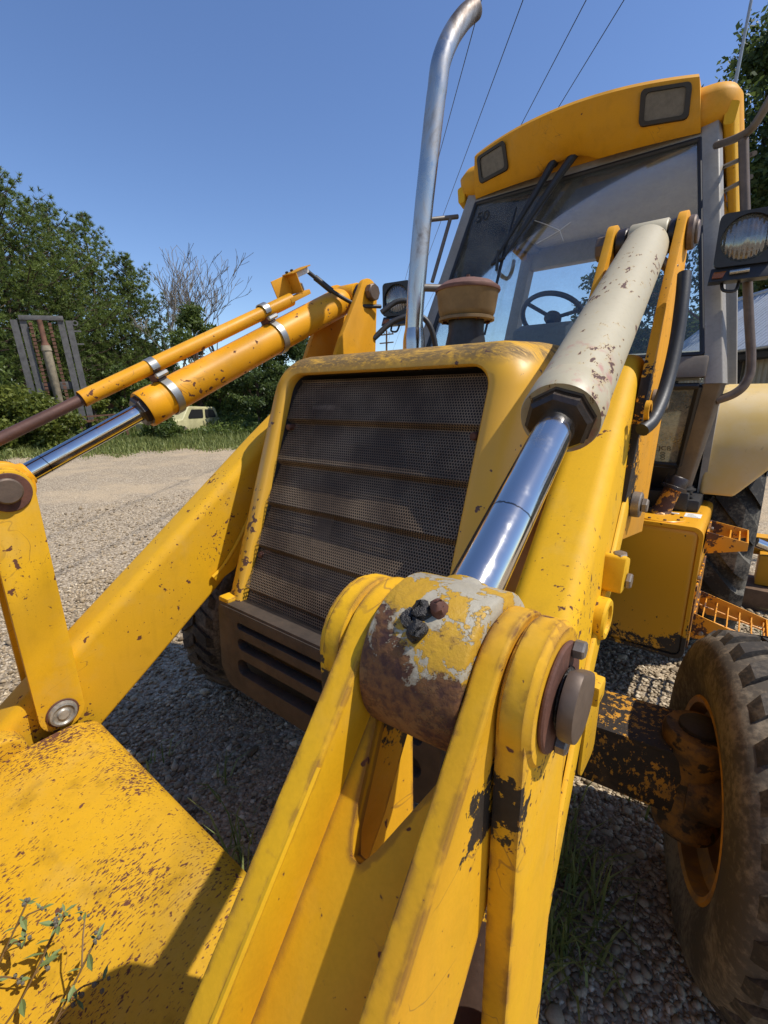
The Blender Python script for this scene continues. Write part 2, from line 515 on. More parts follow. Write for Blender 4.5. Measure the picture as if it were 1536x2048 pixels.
M['stack'] = stack_mat()
M['rust'] = plain('rusty_iron', (0.125, 0.046, 0.026), 0.75, 0.0, 0.5, 30, 0.3)
M['pin'] = plain('dull_pin_steel', (0.15, 0.105, 0.075), 0.5, 0.35, 0.35, 22, 0.08)
M['bolt'] = plain('zinc_bolt', (0.30, 0.25, 0.20), 0.45, 0.6, 0.5, 60, 0.1)
M['steel'] = plain('galvanised_band', (0.42, 0.41, 0.37), 0.4, 0.8, 0.3, 30, 0.05)
M['grey_metal'] = plain('greasy_grey_cap', (0.36, 0.34, 0.30), 0.42, 0.25, 0.6, 45, 0.3)
M['black'] = plain('black_plastic', (0.017, 0.016, 0.016), 0.5, 0, 0.3, 30, 0.1)
M['rubber'] = plain('black_hose_rubber', (0.022, 0.021, 0.021), 0.5, 0, 0.4, 60, 0.1)
M['grease'] = plain('black_grease', (0.020, 0.015, 0.011), 0.45, 0, 0.5, 90, 0.9)
M['gland'] = plain('greasy_gland', (0.035, 0.022, 0.016), 0.38, 0.2, 0.6, 35, 0.4)
M['bumper'] = plain('dusty_cast_iron', (0.070, 0.050, 0.035), 0.7, 0, 0.5, 12, 0.25)
M['engine'] = plain('dark_engine_bay', (0.020, 0.016, 0.013), 0.8, 0, 0.5, 10, 0.3)
M['chassis'] = plain('dirty_chassis', (0.035, 0.024, 0.016), 0.75, 0, 0.5, 10, 0.3)
M['cabgrey'] = plain('cab_grey_enamel', (0.30, 0.275, 0.235), 0.5, 0, 0.2, 9, 0.08)
M['cabdark'] = plain('cab_brown_grey_enamel', (0.16, 0.13, 0.10), 0.5, 0, 0.4, 9, 0.1)
M['liner'] = plain('roof_lining', (0.62, 0.58, 0.50), 0.9, 0, 0.15, 6, 0.1)
M['console'] = plain('console_plastic', (0.24, 0.235, 0.20), 0.6, 0, 0.15, 8, 0.1)
M['white_label'] = plain('paper_label', (0.72, 0.70, 0.64), 0.6, 0, 0.1, 30, 0.02)
M['ink'] = plain('black_print', (0.02, 0.018, 0.016), 0.6, 0, 0.2, 20, 0.0)
M['amber'] = plain('amber_lens', (0.30, 0.085, 0.012), 0.25, 0, 0.2, 30, 0.1)
M['brown_rod'] = plain('brown_indicator_rod', (0.125, 0.060, 0.042), 0.5, 0.3, 0.35, 25, 0.1)
M['air_body'] = plain('precleaner_body', (0.23, 0.145, 0.055), 0.55, 0, 0.35, 12, 0.12)
M['air_cap'] = plain('rusty_precleaner_cap', (0.17, 0.075, 0.050), 0.7, 0, 0.4, 26, 0.2)
M['wood'] = plain('weathered_wood', (0.30, 0.26, 0.21), 0.85, 0, 0.4, 14, 0.4)
M['wood_brown'] = plain('brown_timber', (0.17, 0.10, 0.055), 0.85, 0, 0.4, 14, 0.4)
M['mast'] = plain('grey_weathered_mast', (0.115, 0.11, 0.105), 0.7, 0.1, 0.5, 6, 0.2)
M['mast_rust'] = plain('rusty_mast', (0.15, 0.065, 0.035), 0.8, 0, 0.5, 8, 0.3)
M['mast_cream'] = plain('rusty_cream_ram', (0.33, 0.27, 0.18), 0.7, 0, 0.5, 7, 0.3)


def tyre_mat(name, dust, rub=(0.020, 0.019, 0.018)):
    t = NT(name)
    n = t.noise(6, 5, 0.65); f = t.noise(70, 4, 0.65)
    c = t.mix(t.step(t.math('ADD', n, t.math('MULTIPLY', t.math('SUBTRACT', f, 0.5), 0.6)), 0.40, 0.72), rub, dust)
    t.bsdf(c, 0.82, 0, t.bump(t.math('ADD', f, n), 0.25, 0.004), 0.3)
    return t.m


M['tyre'] = tyre_mat('dusty_front_tyre', (0.22, 0.175, 0.122), (0.07, 0.057, 0.043))
M['tread'] = tyre_mat('tread_rubber', (0.135, 0.108, 0.078), (0.035, 0.03, 0.025))
M['rear_tyre'] = tyre_mat('dusty_rear_tyre', (0.15, 0.135, 0.105))


def rim_mat():
    t = NT('muddy_yellow_rim')
    n = t.noise(8, 5, 0.65)
    c = t.mix(t.step(n, 0.35, 0.65), (0.55, 0.24, 0.015), (0.22, 0.115, 0.04))
    t.bsdf(c, 0.6, 0, t.bump(t.noise(60, 3), 0.2, 0.003), 0.4)
    return t.m


M['rim'] = rim_mat()


def axle_mat():
    t = NT('oily_axle_enamel')
    n = t.math('ADD', t.noise(60, 5, 0.72, t.mapping((1, 1, 0.6))), t.math('MULTIPLY', t.math('SUBTRACT', t.noise(5, 2), 0.5), 0.5))
    c = t.mix(t.step(n, 0.575, 0.60), (0.022, 0.015, 0.010), (0.50, 0.23, 0.018))
    c = t.mix(t.step(t.noise(12, 3), 0.5, 0.7, 0, 0.6), c, (0.09, 0.055, 0.03))
    t.bsdf(c, 0.62, 0, t.bump(n, 0.5, 0.006), 0.4)
    return t.m


M['axle'] = axle_mat()


def hub_mat():
    t = NT('dusty_yellow_hub')
    n = t.noise(14, 5, 0.7)
    c = t.mix(t.step(n, 0.40, 0.60), (0.24, 0.115, 0.020), (0.075, 0.045, 0.022))
    c = t.mix(t.step(t.noise(22, 4), 0.54, 0.60), c, (0.03, 0.02, 0.012))
    t.bsdf(c, 0.65, 0, t.bump(n, 0.35, 0.005), 0.4)
    return t.m


M['hub'] = hub_mat()


def tank_mat():
    t = NT('tank_enamel')
    big = t.noise(2.0, 4, 0.6)
    c = t.mix(t.step(big, 0.35, 0.7), (0.70, 0.33, 0.012), (0.62, 0.30, 0.02))
    s = t.sep()
    n = t.math('ADD', t.noise(24, 5, 0.7), t.math('MULTIPLY', t.noise(110, 3, 0.6), 0.25))
    low = t.step(s[2], 0.56, 0.37); out = t.math('MULTIPLY', t.step(s[0], 0.66, 0.83), t.step(s[2], 0.78, 0.5))
    g = t.math('ADD', n, t.math('ADD', t.math('MULTIPLY', low, 0.34), t.math('MULTIPLY', out, 0.16)))
    m = t.step(g, 0.86, 0.93)
    ch = t.step(t.math('ADD', t.noise(40, 3), t.math('MULTIPLY', t.step(s[2], 0.93, 0.98), 0.04)), 0.72, 0.735)
    c = t.mix(t.math('MAXIMUM', m, ch), c, (0.028, 0.019, 0.012))
    t.bsdf(c, t.math('ADD', 0.36, t.math('MULTIPLY', m, 0.4)), 0, t.bump(t.noise(20, 2), 0.06, 0.004), 0.5, Coat_Weight=0.2, Coat_Roughness=0.3)
    return t.m


M['tank'] = tank_mat()


def fender_mat():
    t = NT('sun_bleached_fender')
    n = t.noise(4, 5, 0.65)
    c = t.mix(t.step(n, 0.3, 0.7), (0.62, 0.42, 0.12), (0.62, 0.47, 0.24))
    sc = t.step(t.noise(30, 5, 0.75, t.mapping((1, 1, 0.4))), 0.62, 0.70, 0, 0.5)
    c = t.mix(sc, c, (0.25, 0.18, 0.09))
    t.bsdf(c, 0.42, 0, t.bump(n, 0.1, 0.01), 0.5)
    return t.m


M['fender'] = fender_mat()


def step_mat():
    t = NT('rusted_step_enamel')
    n = t.math('ADD', t.noise(26, 5, 0.7), t.math('MULTIPLY', t.step(t.sep()[0], 0.93, 0.83), 0.16))
    m = t.step(n, 0.62, 0.65)
    c = t.mix(m, (0.64, 0.27, 0.012), t.mix(t.noise(50, 3), (0.04, 0.022, 0.014), (0.13, 0.05, 0.02)))
    t.bsdf(c, t.math('ADD', 0.45, t.math('MULTIPLY', m, 0.3)), 0, t.bump(t.math('SUBTRACT', 0, m), 0.15, 0.003), 0.5)
    return t.m


M['step'] = step_mat()


def screen_mat():
    t = NT('perforated_screen_steel')
    n = t.noise(5, 5, 0.6)
    c = t.mix(t.step(n, 0.3, 0.7), (0.225, 0.165, 0.105), (0.085, 0.057, 0.036))
    t.bsdf(c, 0.6, 0.15, None, 0.4)
    return t.m


M['screen'] = screen_mat()


def glass_mat(name, tint, dirt, dcol, refl=1.0, dscale=7):
    """clear pane: sharp reflection over tinted transmission with a film of dust"""
    t = NT(name)
    lw = t.new('Fresnel'); lw.inputs['IOR'].default_value = 1.5
    tr = t.new('BsdfTransparent'); tr.inputs['Color'].default_value = (*tint, 1)
    gl = t.new('BsdfGlossy'); gl.inputs['Roughness'].default_value = 0.02; gl.inputs['Color'].default_value = (1, 1, 1, 1)
    m1 = t.new('MixShader'); t.set(m1.inputs[0], t.math('MULTIPLY', lw.outputs[0], refl)); t.l.new(tr.outputs[0], m1.inputs[1]); t.l.new(gl.outputs[0], m1.inputs[2])
    d1 = t.new('BsdfDiffuse'); d1.inputs['Color'].default_value = (*dcol, 1); d2 = t.new('BsdfTranslucent'); d2.inputs['Color'].default_value = (*dcol, 1)
    df = t.new('MixShader'); df.inputs[0].default_value = 0.5; t.l.new(d1.outputs[0], df.inputs[1]); t.l.new(d2.outputs[0], df.inputs[2])
    n = t.math('ADD', t.math('MULTIPLY', t.noise(dscale, 5, 0.7), 0.8), t.math('MULTIPLY', t.noise(dscale * 14, 3, 0.7), 0.45))
    m2 = t.new('MixShader'); t.set(m2.inputs[0], t.math('MULTIPLY', t.step(n, 0.35, 0.85), dirt, clamp=True)); t.l.new(m1.outputs[0], m2.inputs[1]); t.l.new(df.outputs[0], m2.inputs[2])
    t.l.new(m2.outputs[0], t.out.inputs['Surface'])
    return t.m


M['glass'] = glass_mat('windscreen_glass', (0.94, 0.97, 0.96), 0.09, (0.50, 0.48, 0.42))
M['side_glass'] = glass_mat('side_glass', (0.94, 0.97, 0.97), 0.05, (0.45, 0.43, 0.38))
M['dusty_glass'] = glass_mat('dusty_lower_glass', (0.70, 0.70, 0.62), 0.75, (0.50, 0.45, 0.34), 0.8, 5)


def lens_mat():
    t = NT('ribbed_lamp_lens')
    x = t.sep()[0]
    w = t.math('SINE', t.math('MULTIPLY', x, 420.0))
    gl = t.new('BsdfGlossy'); gl.inputs['Roughness'].default_value = 0.08; gl.inputs['Color'].default_value = (0.8, 0.8, 0.8, 1)
    tr = t.new('BsdfTransparent'); tr.inputs['Color'].default_value = (0.75, 0.77, 0.75, 1)
    nb = t.bump(w, 0.5, 0.002); t.l.new(nb, gl.inputs['Normal'])
    df = t.new('BsdfDiffuse'); df.inputs['Color'].default_value = (0.30, 0.30, 0.28, 1)
    m = t.new('MixShader'); m.inputs[0].default_value = 0.22
    t.l.new(tr.outputs[0], m.inputs[1]); t.l.new(gl.outputs[0], m.inputs[2])
    m2 = t.new('MixShader'); m2.inputs[0].default_value = 0.16
    t.l.new(m.outputs[0], m2.inputs[1]); t.l.new(df.outputs[0], m2.inputs[2])
    t.l.new(m2.outputs[0], t.out.inputs['Surface'])
    return t.m


M['lens'] = lens_mat()
M['reflector'] = plain('lamp_reflector', (0.45, 0.44, 0.41), 0.25, 0.9, 0.3, 40, 0.05)
M['visor_lens'] = plain('dusty_visor_lens', (0.15, 0.135, 0.11), 0.35, 0, 0.35, 40, 0.3)


def gravel_ground():
    t = NT('gravel_ground')
    o = t.obj()
    v = t.new('TexVoronoi'); t.set(v.inputs['Vector'], o); v.inputs['Scale'].default_value = 58
    v2 = t.new('TexVoronoi'); t.set(v2.inputs['Vector'], o); v2.inputs['Scale'].default_value = 26
    rgb = t.new('SeparateColor'); t.set(rgb.inputs[0], v.outputs['Color'])
    st = t.ramp(rgb.outputs[0], [(0.0, (0.20, 0.150, 0.100)), (0.35, (0.36, 0.280, 0.180)), (0.7, (0.52, 0.415, 0.285)), (1.0, (0.68, 0.56, 0.40))])
    big = t.noise(0.30, 5, 0.6, t.mapping((1.0, 1.6, 1), (0, 0, 0.6)), 0.5); mid = t.noise(2.2, 4, 0.6)
    sand = t.mix(t.noise(30, 4, 0.7), (0.62, 0.475, 0.30), (0.52, 0.395, 0.25))
    k = t.math('ADD', t.math('MULTIPLY', big, 0.75), t.math('MULTIPLY', mid, 0.35))
    sm = t.step(k, 0.50, 0.66)
    col = t.mix(t.math('MULTIPLY', sm, 0.8), st, sand)
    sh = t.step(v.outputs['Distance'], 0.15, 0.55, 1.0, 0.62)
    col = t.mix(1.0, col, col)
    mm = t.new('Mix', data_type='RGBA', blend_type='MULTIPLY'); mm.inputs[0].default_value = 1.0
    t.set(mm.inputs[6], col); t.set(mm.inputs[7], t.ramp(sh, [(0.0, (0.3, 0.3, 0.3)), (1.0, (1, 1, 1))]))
    h = t.math('SUBTRACT', 1.0, t.math('ADD', v.outputs['Distance'], t.math('MULTIPLY', v2.outputs['Distance'], 0.7)))
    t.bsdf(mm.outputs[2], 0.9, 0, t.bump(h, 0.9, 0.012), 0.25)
    return t.m


M['ground'] = gravel_ground()


def stone_mat():
    t = NT('gravel_stone')
    a = t.new('Attribute', attribute_name='tone')
    c = t.ramp(a.outputs['Fac'], [(0.0, (0.11, 0.078, 0.046)), (0.3, (0.27, 0.205, 0.125)), (0.55, (0.37, 0.285, 0.180)), (0.8, (0.48, 0.385, 0.255)), (1.0, (0.66, 0.56, 0.40))])
    c = t.mix(t.step(t.noise(180, 3, 0.7), 0.4, 0.8, 0, 0.5), c, (0.15, 0.105, 0.065))
    t.bsdf(c, 0.8, 0, None, 0.3)
    return t.m


M['stone'] = stone_mat()

# ================================================================== the ground
gs = 700.0
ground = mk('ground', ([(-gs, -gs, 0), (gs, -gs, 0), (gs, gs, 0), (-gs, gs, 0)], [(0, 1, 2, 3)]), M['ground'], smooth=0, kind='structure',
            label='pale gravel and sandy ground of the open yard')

# ================================================================== the backhoe loader
BH = empty('backhoe_loader', (0, 0, 0), label='yellow backhoe loader with rusty chipped paint and dark perforated grille, parked on gravel', cat='backhoe')


def around(c, k, g):
    return [(c.x + (v[0] - c.x) * k, c.y + (v[1] - c.y) * k, v[2]) for v in g[0]], g[1]


def part(name, geo, mat, parent=BH, **kw):
    return mk(name, geo, mat, parent, **kw)


def yfront(z):
    return -0.301 - (1.597 - z) * 0.354


def rrect(w, zb, zt, r, k=6, rb=0.02):
    return round_poly([(-w, zb), (w, zb), (w, zt), (-w, zt)], [rb, rb, r, r], k)


# ---- bonnet, grille, radiator
HW, HT, HB = 0.490, 1.660, 0.790
loops = []
for off, w, t, r in ((1.15, 0.50, 1.70, 0.13), (0.60, 0.497, 1.685, 0.13), (0.25, 0.493, 1.672, 0.125)):
    loops.append([(x, yfront(z) + off, z) for x, z in rrect(w, HB, t, r)])
for a in (0, 18, 36, 54, 72, 90):
    q = radians(a)
    loops.append([(x, yfront(z) + 0.105 * (1 - sin(q)), z) for x, z in rrect(HW - 0.082 * (1 - cos(q)), HB, HT - 0.055 * (1 - cos(q)), 0.12 - 0.045 * (1 - cos(q)))])
loops.append([(x, yfront(z) + 0.001, z) for x, z in rrect(0.388, HB + 0.012, 1.596, 0.062)])
loops.append([(x, yfront(z) + 0.010, z) for x, z in rrect(0.381, HB + 0.018, 1.590, 0.058)])
loops.append([(x, yfront(z) + 0.036, z) for x, z in rrect(0.381, HB + 0.018, 1.590, 0.058)])
hood = part('bonnet', loft(loops, True, False, False), M['hood'], smooth=50)
part('bonnet_rear_panel', loft([[(x, yfront(1.2) + 1.27, z) for x, z in rrect(0.497, 0.90, 1.695, 0.13)], [(x, yfront(1.2) + 1.31, z) for x, z in rrect(0.497, 0.90, 1.695, 0.13)]]), M['cabdark'])


def saw(z):
    t = ((1.565 - z) / 0.1405) % 1.0
    return 0.026 * (1 - t / 0.86) if t < 0.86 else 0.026 * (t - 0.86) / 0.14


def perforated():
    p = 0.0082; ro, ri = p / sqrt(3) * 1.0, p * 0.385
    nx = int(0.750 / p); dz = p * sqrt(3) / 2; nz = int(0.742 / dz)
    ang = np.array([radians(30 + 60 * k) for k in range(6)])
    V, F, c = [], [], 0
    for j in range(nz):
        z0 = 0.838 + j * dz
        for i in range(nx):
            x0 = -0.371 + i * p + (p / 2 if j % 2 else 0)
            # rounded upper corners of the opening
            if z0 > 1.53 and abs(x0) > 0.371 - (0.05 - sqrt(max(0.0, 0.05 ** 2 - (z0 - 1.53) ** 2))): continue
            for rr in (ro, ri):
                V.append(np.stack([x0 + rr * np.cos(ang), np.zeros(6), z0 + rr * np.sin(ang)], 1))
            F += [(c + k, c + (k + 1) % 6, c + 6 + (k + 1) % 6, c + 6 + k) for k in range(6)]
            c += 12
    V = np.concatenate(V)
    V[:, 1] = np.array([yfront(z) + 0.010 + 0.020 * min(1.0, max(0.0, (z - 0.84) / 0.6)) + saw(z) for z in V[:, 2]]) + 0.0010 * np.sin(V[:, 0] * 9 + V[:, 2] * 5) * np.cos(V[:, 2] * 13 + V[:, 0] * 4) + 0.0005 * np.sin(V[:, 0] * 31 + 1) * np.sin(V[:, 2] * 27)
    return V, np.array(F)


gv, gf = perforated()
grille = fast_mesh('grille_screen', gv, gf, M['screen'], BH)
for (sx, sz) in ((-1, 1.415), (1, 1.415), (-1, 0.985), (1, 0.985)):
    part('grille_bolt', disc_between((sx * 0.358, yfront(sz) + 0.028, sz), (sx * 0.358, yfront(sz) + 0.07, sz), 0.011, 12), M['rust'], grille)


def sheared(x0, x1, o0, o1, z0, z1):
    V = [(x, yfront(z) + o, z) for z in (z0, z1) for x, o in ((x0, o0), (x1, o0), (x1, o1), (x0, o1))]
    return V, [(0, 3, 2, 1), (4, 5, 6, 7), (0, 1, 5, 4), (1, 2, 6, 5), (2, 3, 7, 6), (3, 0, 4, 7)]


part('added_dark_liner', loft([[(x, yfront(z) + o, z) for x, z in rrect(w, HB + 0.02, 1.588, 0.055)] for o, w in ((0.0365, 0.3805), (0.055, 0.376), (0.30, 0.372))], True, False, True), M['engine'], smooth=30)  # dark liner added behind the screen, its colour standing in for shade inside
rad = part('radiator', sheared(-0.36, 0.36, 0.16, 0.26, 0.86, 1.55), M['engine'])
for k in range(9):
    z = 0.90 + k * 0.075
    part('radiator_fin', sheared(-0.34, 0.34, 0.150, 0.162, z, z + 0.012), M['engine'], rad)
part('radiator_label', sheared(-0.235, -0.155, 0.142, 0.150, 1.015, 1.12), M['bumper'], rad)
part('hinge_strip', sheared(-0.33, -0.22, 0.10, 0.13, 1.475, 1.490), M['bolt'], rad)

# ---- slotted bumper casting
def slot(x0, x1, z, h):
    return [(p[0], p[1]) for p in round_poly([(x0, z - h), (x1, z - h), (x1, z + h), (x0, z + h)], h * 0.98, 6)]


bump_outer = round_poly([(-0.452, 0.822), (-0.452, 0.585), (-0.405, 0.525), (0.405, 0.525), (0.452, 0.585), (0.452, 0.822)], [0.02, 0.03, 0.05, 0.05, 0.03, 0.02], 4)
bumper = part('bumper', plate_holes(bump_outer, [slot(-0.345, 0.40, 0.772, 0.012), slot(-0.345, 0.40, 0.708, 0.021), slot(-0.352, 0.40, 0.622, 0.030)], 0.0, 0.035,
                                   lambda u, v, w: (u, -0.612 + w + (v - 0.6) * 0.03, v)), M['bumper'], bevel=0.004)
part('bumper_lip', box(-0.452, 0.452, -0.602, -0.535, 0.806, 0.832), M['bumper'], bumper, bevel=0.008)
part('bumper_corner', box(-0.458, -0.40, -0.600, -0.53, 0.826, 0.846), M['yellow_near'], bumper, bevel=0.008)
part('front_chassis_box', box(-0.42, 0.42, -0.54, 0.60, 0.50, 0.80), M['chassis'], bevel=0.01)
part('engine_block', box(-0.34, 0.34, -0.10, 0.85, 0.78, 1.50), M['engine'], bevel=0.02)
part('rear_chassis', box(-0.40, 0.40, 0.60, 2.9, 0.55, 1.00), M['chassis'], bevel=0.02)

# ---- loader arms
A_SL = math.atan(0.86)
AT = Vector((0, cos(A_SL), sin(A_SL))); AN = Vector((0, -sin(A_SL), cos(A_SL)))


def xc(y):
    return 0.6515 - 0.082 * (y + 0.6) if y > -0.6 else 0.6515 + 0.13 * (-0.6 - y)


def arm_c(y):
    return 0.798 + 0.86 * (y + 0.75)


def arm_geo(s):
    loops = []
    ys = [-1.47, -1.35, -1.1, -0.86, -0.6, -0.2, 0.0, 0.06, 0.10, 0.13, 0.148, 0.152]
    ks = [1, 1, 1, 1, 1, 1, 1, 0.985, 0.93, 0.82, 0.55, 0.15]
    hs = [0.100, 0.112, 0.130, 0.136, 0.136, 0.130, 0.120, 0.118, 0.118, 0.118, 0.118, 0.118]
    for y, k, h in zip(ys, ks, hs):
        c = Vector((s * xc(y), y, arm_c(y)))
        hw = 0.0700 - 0.005 * (y + 1.2) if y > -0.85 else 0.066
        sec = round_poly([(-hw, -h), (hw, -h), (hw, h), (-hw, h)], [0.014, 0.014, 0.036, 0.036], 7)
        loops.append([c + Vector((s * u, 0, 0)) + AN * (v * k) for u, v in sec])
    return loft(loops)


ARMS = {}
for s in (1, -1):
    a = part('loader_arm', arm_geo(s), M['yellow_arm'], smooth=45)
    ARMS[s] = a
    # lower welded flange on the outer flank
    fl = []
    for y in (-1.2, -0.9, -0.5, -0.15):
        c = Vector((s * (xc(y) + 0.066), y, arm_c(y))) - AN * 0.085
        fl.append([c + Vector((s * u, 0, 0)) + AN * v for u, v in ((0.0, -0.03), (0.010, -0.03), (0.010, 0.03), (0.0, 0.034))])
    part('arm_flange', loft(fl), M['yellow'], a, bevel=0.004)
    # curved stiffening plate on the inner flank
    crv = smooth_path([(0, -0.545, 0.868), (0, -0.495, 0.905), (0, -0.42, 1.00), (0, -0.35, 1.12), (0, -0.29, 1.25), (0, -0.22, 1.37)], 5)
    poly = [(p.y, p.z) for p in crv] + [(-0.10, 1.46), (0.0, 1.40), (-0.16, 1.19), (-0.36, 0.99), (-0.46, 0.875), (-0.53, 0.845)]
    gp = prism(poly, 0, 0.012)
    gp = ([(s * (xc(v[1]) - 0.067 - v[0] + 0.003), v[1], v[2]) for v in gp[0]], gp[1])
    part('stiffener_plate', gp, M['yellow'], a, bevel=0.003)
    part('weld_bead', tube([(s * (xc(p.y) - 0.067 - 0.006), p.y, p.z) for p in crv], 0.007, 8), M['yellow'], a)

# ---- loader tower plates
for s in (1, -1):
    for xi, nm in ((0.485, 'inner'), (0.668, 'outer')):
        poly = stadium((0.268, 1.966), 0.058, (0.10, 1.60), 0.115)[:15] + [(0.16, 1.42), (0.22, 1.10), (-0.06, 1.08), (-0.150, 1.23), (-0.085, 1.42)]
        # keep the outline a simple polygon: rear edge, foot, front edge
        poly = [(0.268 + 0.058 * cos(a), 1.966 + 0.058 * sin(a)) for a in [radians(-25 + 190 * i / 12) for i in range(13)]]
        poly += [(0.085, 1.765), (-0.015, 1.560), (-0.140, 1.265), (-0.120, 1.15), (0.20, 1.10), (0.30, 1.55)]
        part('tower_plate', prism([(y, z) for y, z in poly], s * xi, s * (xi + 0.023)), M['yellow_greasy' if nm == 'outer' else 'orange'], bevel=0.003)
    # arm pivot and base bolts
    for y, z in ((0.055, 1.50), (-0.055, 1.235)):
        b = part('pivot_boss', disc_between((s * 0.691, y, z), (s * 0.715, y, z), 0.034, 20), M['bolt'])
        part('pivot_nut', disc_between((s * 0.715, y, z), (s * 0.730, y, z), 0.020, 6), M['bolt'], b)
    part('tower_foot', prism([(-0.14, 0.85), (0.35, 0.85), (0.28, 1.14), (-0.10, 1.14)], s * 0.40, s * 0.58), M['chassis'], bevel=0.01)

# ---- levers, links, pins, crowd cylinders
def ycirc(c, r, a0, a1, k=12):
    return [(c[0] + r * cos(a0 + (a1 - a0) * i / k), c[1] + r * sin(a0 + (a1 - a0) * i / k)) for i in range(k + 1)]


DY = {1: 0.010, -1: 0.0}
LD = Vector((-0.62, -0.785)).normalized(); LN = Vector((-0.785, 0.62)).normalized()


def skew(g):     # the levers stand square to the toed-in arms
    return [(v[0], v[1] + 0.0755 * (abs(v[0]) - 0.69), v[2]) for v in g[0]], g[1]


for s in (1, -1):
    dy = DY[s]
    pin = (-1.075 + dy, 1.267); low = (-1.050 + dy, 0.580)
    near = M['yellow_near' if s > 0 else 'yellow']
    # lever plates straddling the arm
    for x0, x1 in ((0.612, 0.638), (0.787, 0.810)):
        lp = part('lever_plate', skew(prism(stadium(pin, 0.059, low, 0.060, 16), s * x0, s * x1)), near, bevel=0.003)
        if s > 0:
            o_, dr = (0.7865, 1) if x0 > 0.7 else (0.6405, -1)
            part('lever_boss', skew(lathe([(0.030, 0.0), (0.056, 0.0), (0.061, 0.004), (0.061, 0.021), (0.056, 0.0265), (0.030, 0.0265)], (o_, *pin), (dr, 0, 0), 40)), near, lp)
    # link: two thick side plates and a notched web, running forward to the bucket
    P0 = Vector(pin)

    def lk(a, b):
        q = P0 + LD * a + LN * b
        return (q.x, q.y)
    outline = [lk(0.063 * cos(t), 0.063 * sin(t)) for t in [radians(88 + 172 * i / 14) for i in range(15)]]
    outline += [lk(0.05, -0.070), lk(0.16, -0.088), lk(0.50, -0.088), lk(0.82, -0.04), lk(0.84, 0.0), lk(0.82, 0.045), lk(0.30, 0.058), lk(0.10, 0.060)]
    link = empty('bucket_link', (0, 0, 0), BH)
    for x0, x1 in ((0.642, 0.668), (0.764, 0.785)):
        part('link_plate', skew(prism(outline, s * x0, s * x1)), M['yellow_near'], link, bevel=0.004, seg=3)
    # web between the plates with a V notch under the eye
    ws_ = [(0.668, 0.050), (0.677, 0.080), (0.684, 0.120), (0.691, 0.160), (0.698, 0.176), (0.708, 0.177), (0.717, 0.163), (0.764, 0.060)]
    top = [(s * x, *lk(a, 0.012)) for x, a in ws_]; topb = [(s * x, *lk(a, -0.004)) for x, a in ws_]
    bot = [(s * x, *lk(0.80, 0.012)) for x, a in ws_]; botb = [(s * x, *lk(0.80, -0.004)) for x, a in ws_]
    n_ = len(ws_)
    V = top + topb + bot + botb; F = []
    for i in range(n_ - 1):
        F += [(i, i + 1, 2 * n_ + i + 1, 2 * n_ + i), (n_ + i, 3 * n_ + i, 3 * n_ + i + 1, n_ + i + 1), (i, n_ + i, n_ + i + 1, i + 1), (2 * n_ + i, 2 * n_ + i + 1, 3 * n_ + i + 1, 3 * n_ + i)]
    F += [(0, 2 * n_, 3 * n_, n_), (n_ - 1, 2 * n_ - 1, 4 * n_ - 1, 3 * n_ - 1)]
    part('link_web', skew((V, F)), M['yellow_near'], link)
    for xw in (0.763,):
        q = [lk(a, 0.014) for a in (0.10, 0.3, 0.5, 0.7)]
        part('weld_bead', skew(tube([(s * xw, *p) for p in q], 0.005, 8)), M['yellow_clean'], link)
    # raised weld run along the inner plate edge
    part('weld_bead', skew(tube([(s * 0.6660, *lk(a, 0.0565)) for a in (0.12, 0.3, 0.45, 0.6)], 0.0030, 6)), M['yellow_clean'], link)
    # pin and fastenings
    pn = part('lever_pin', skew(disc_between((s * 0.604, *pin), (s * 0.813, *pin), 0.027, 28)), M['pin'])
    if s > 0:
        part('keeper_plate', skew(disc_between((0.8130, *pin), (0.8175, *pin), 0.0460, 36, 0.0015)), M['rust'], pn)
        hp = [(pin[0] + 0.0325 * cos(a), pin[1] + 0.0325 * sin(a)) for a in [radians(75 + 330 * i / 32) for i in range(33)]]
        hp = [p for p in hp if (p[0] - pin[0]) * 0.35 + (p[1] - pin[1]) * 0.94 < 0.0265]
        part('pin_head', skew(prism(hp, 0.8215, 0.8345)), M['pin'], pn, bevel=0.004, seg=2)
        part('pin_neck', skew(disc_between((0.817, *pin), (0.822, *pin), 0.026, 24)), M['grease'], pn)
        for by, bz in ((pin[0] + 0.018, pin[1] + 0.036), (pin[0] - 0.006, pin[1] - 0.039)):
            part('keeper_bolt', skew(disc_between((0.8172, by, bz), (0.8270, by, bz), 0.0080, 6, 0.0015)), M['bolt'], pn)
    else:
        part('pin_washer', skew(disc_between((-0.612, *pin), (-0.605, *pin), 0.052, 36, 0.002)), M['rust'], pn)
        part('pin_end', skew(disc_between((-0.605, pin[0] - 0.004, pin[1] + 0.006), (-0.585, pin[0] - 0.004, pin[1] + 0.006), 0.034, 28, 0.004)), M['pin'], pn)
    pl = part('lever_pivot_pin', skew(disc_between((s * 0.606, *low), (s * 0.814, *low), 0.032, 28)), M['pin'])
    part('pivot_washer', skew(disc_between((s * 0.612, *low), (s * 0.607, *low), 0.044, 32, 0.002)), M['rust'], pl)
    part('grease_cap', skew(lathe([(0.0, 0.012), (0.014, 0.012), (0.018, 0.007), (0.026, 0.007), (0.030, 0.012), (0.036, 0.010), (0.039, 0.0)], (s * 0.607, *low), (-s, 0, 0), 28)), M['grey_metal'], pl)
    # crowd cylinder
    A = Vector((s * 0.708, *pin)); B = Vector((s * 0.5955, 0.268, 1.966)); D = (B - A); L = D.length; d = D / L
    cyl = empty('crowd_cylinder', (0, 0, 0), BH)
    pm = M['cream'] if s > 0 else M['yellow_cyl']
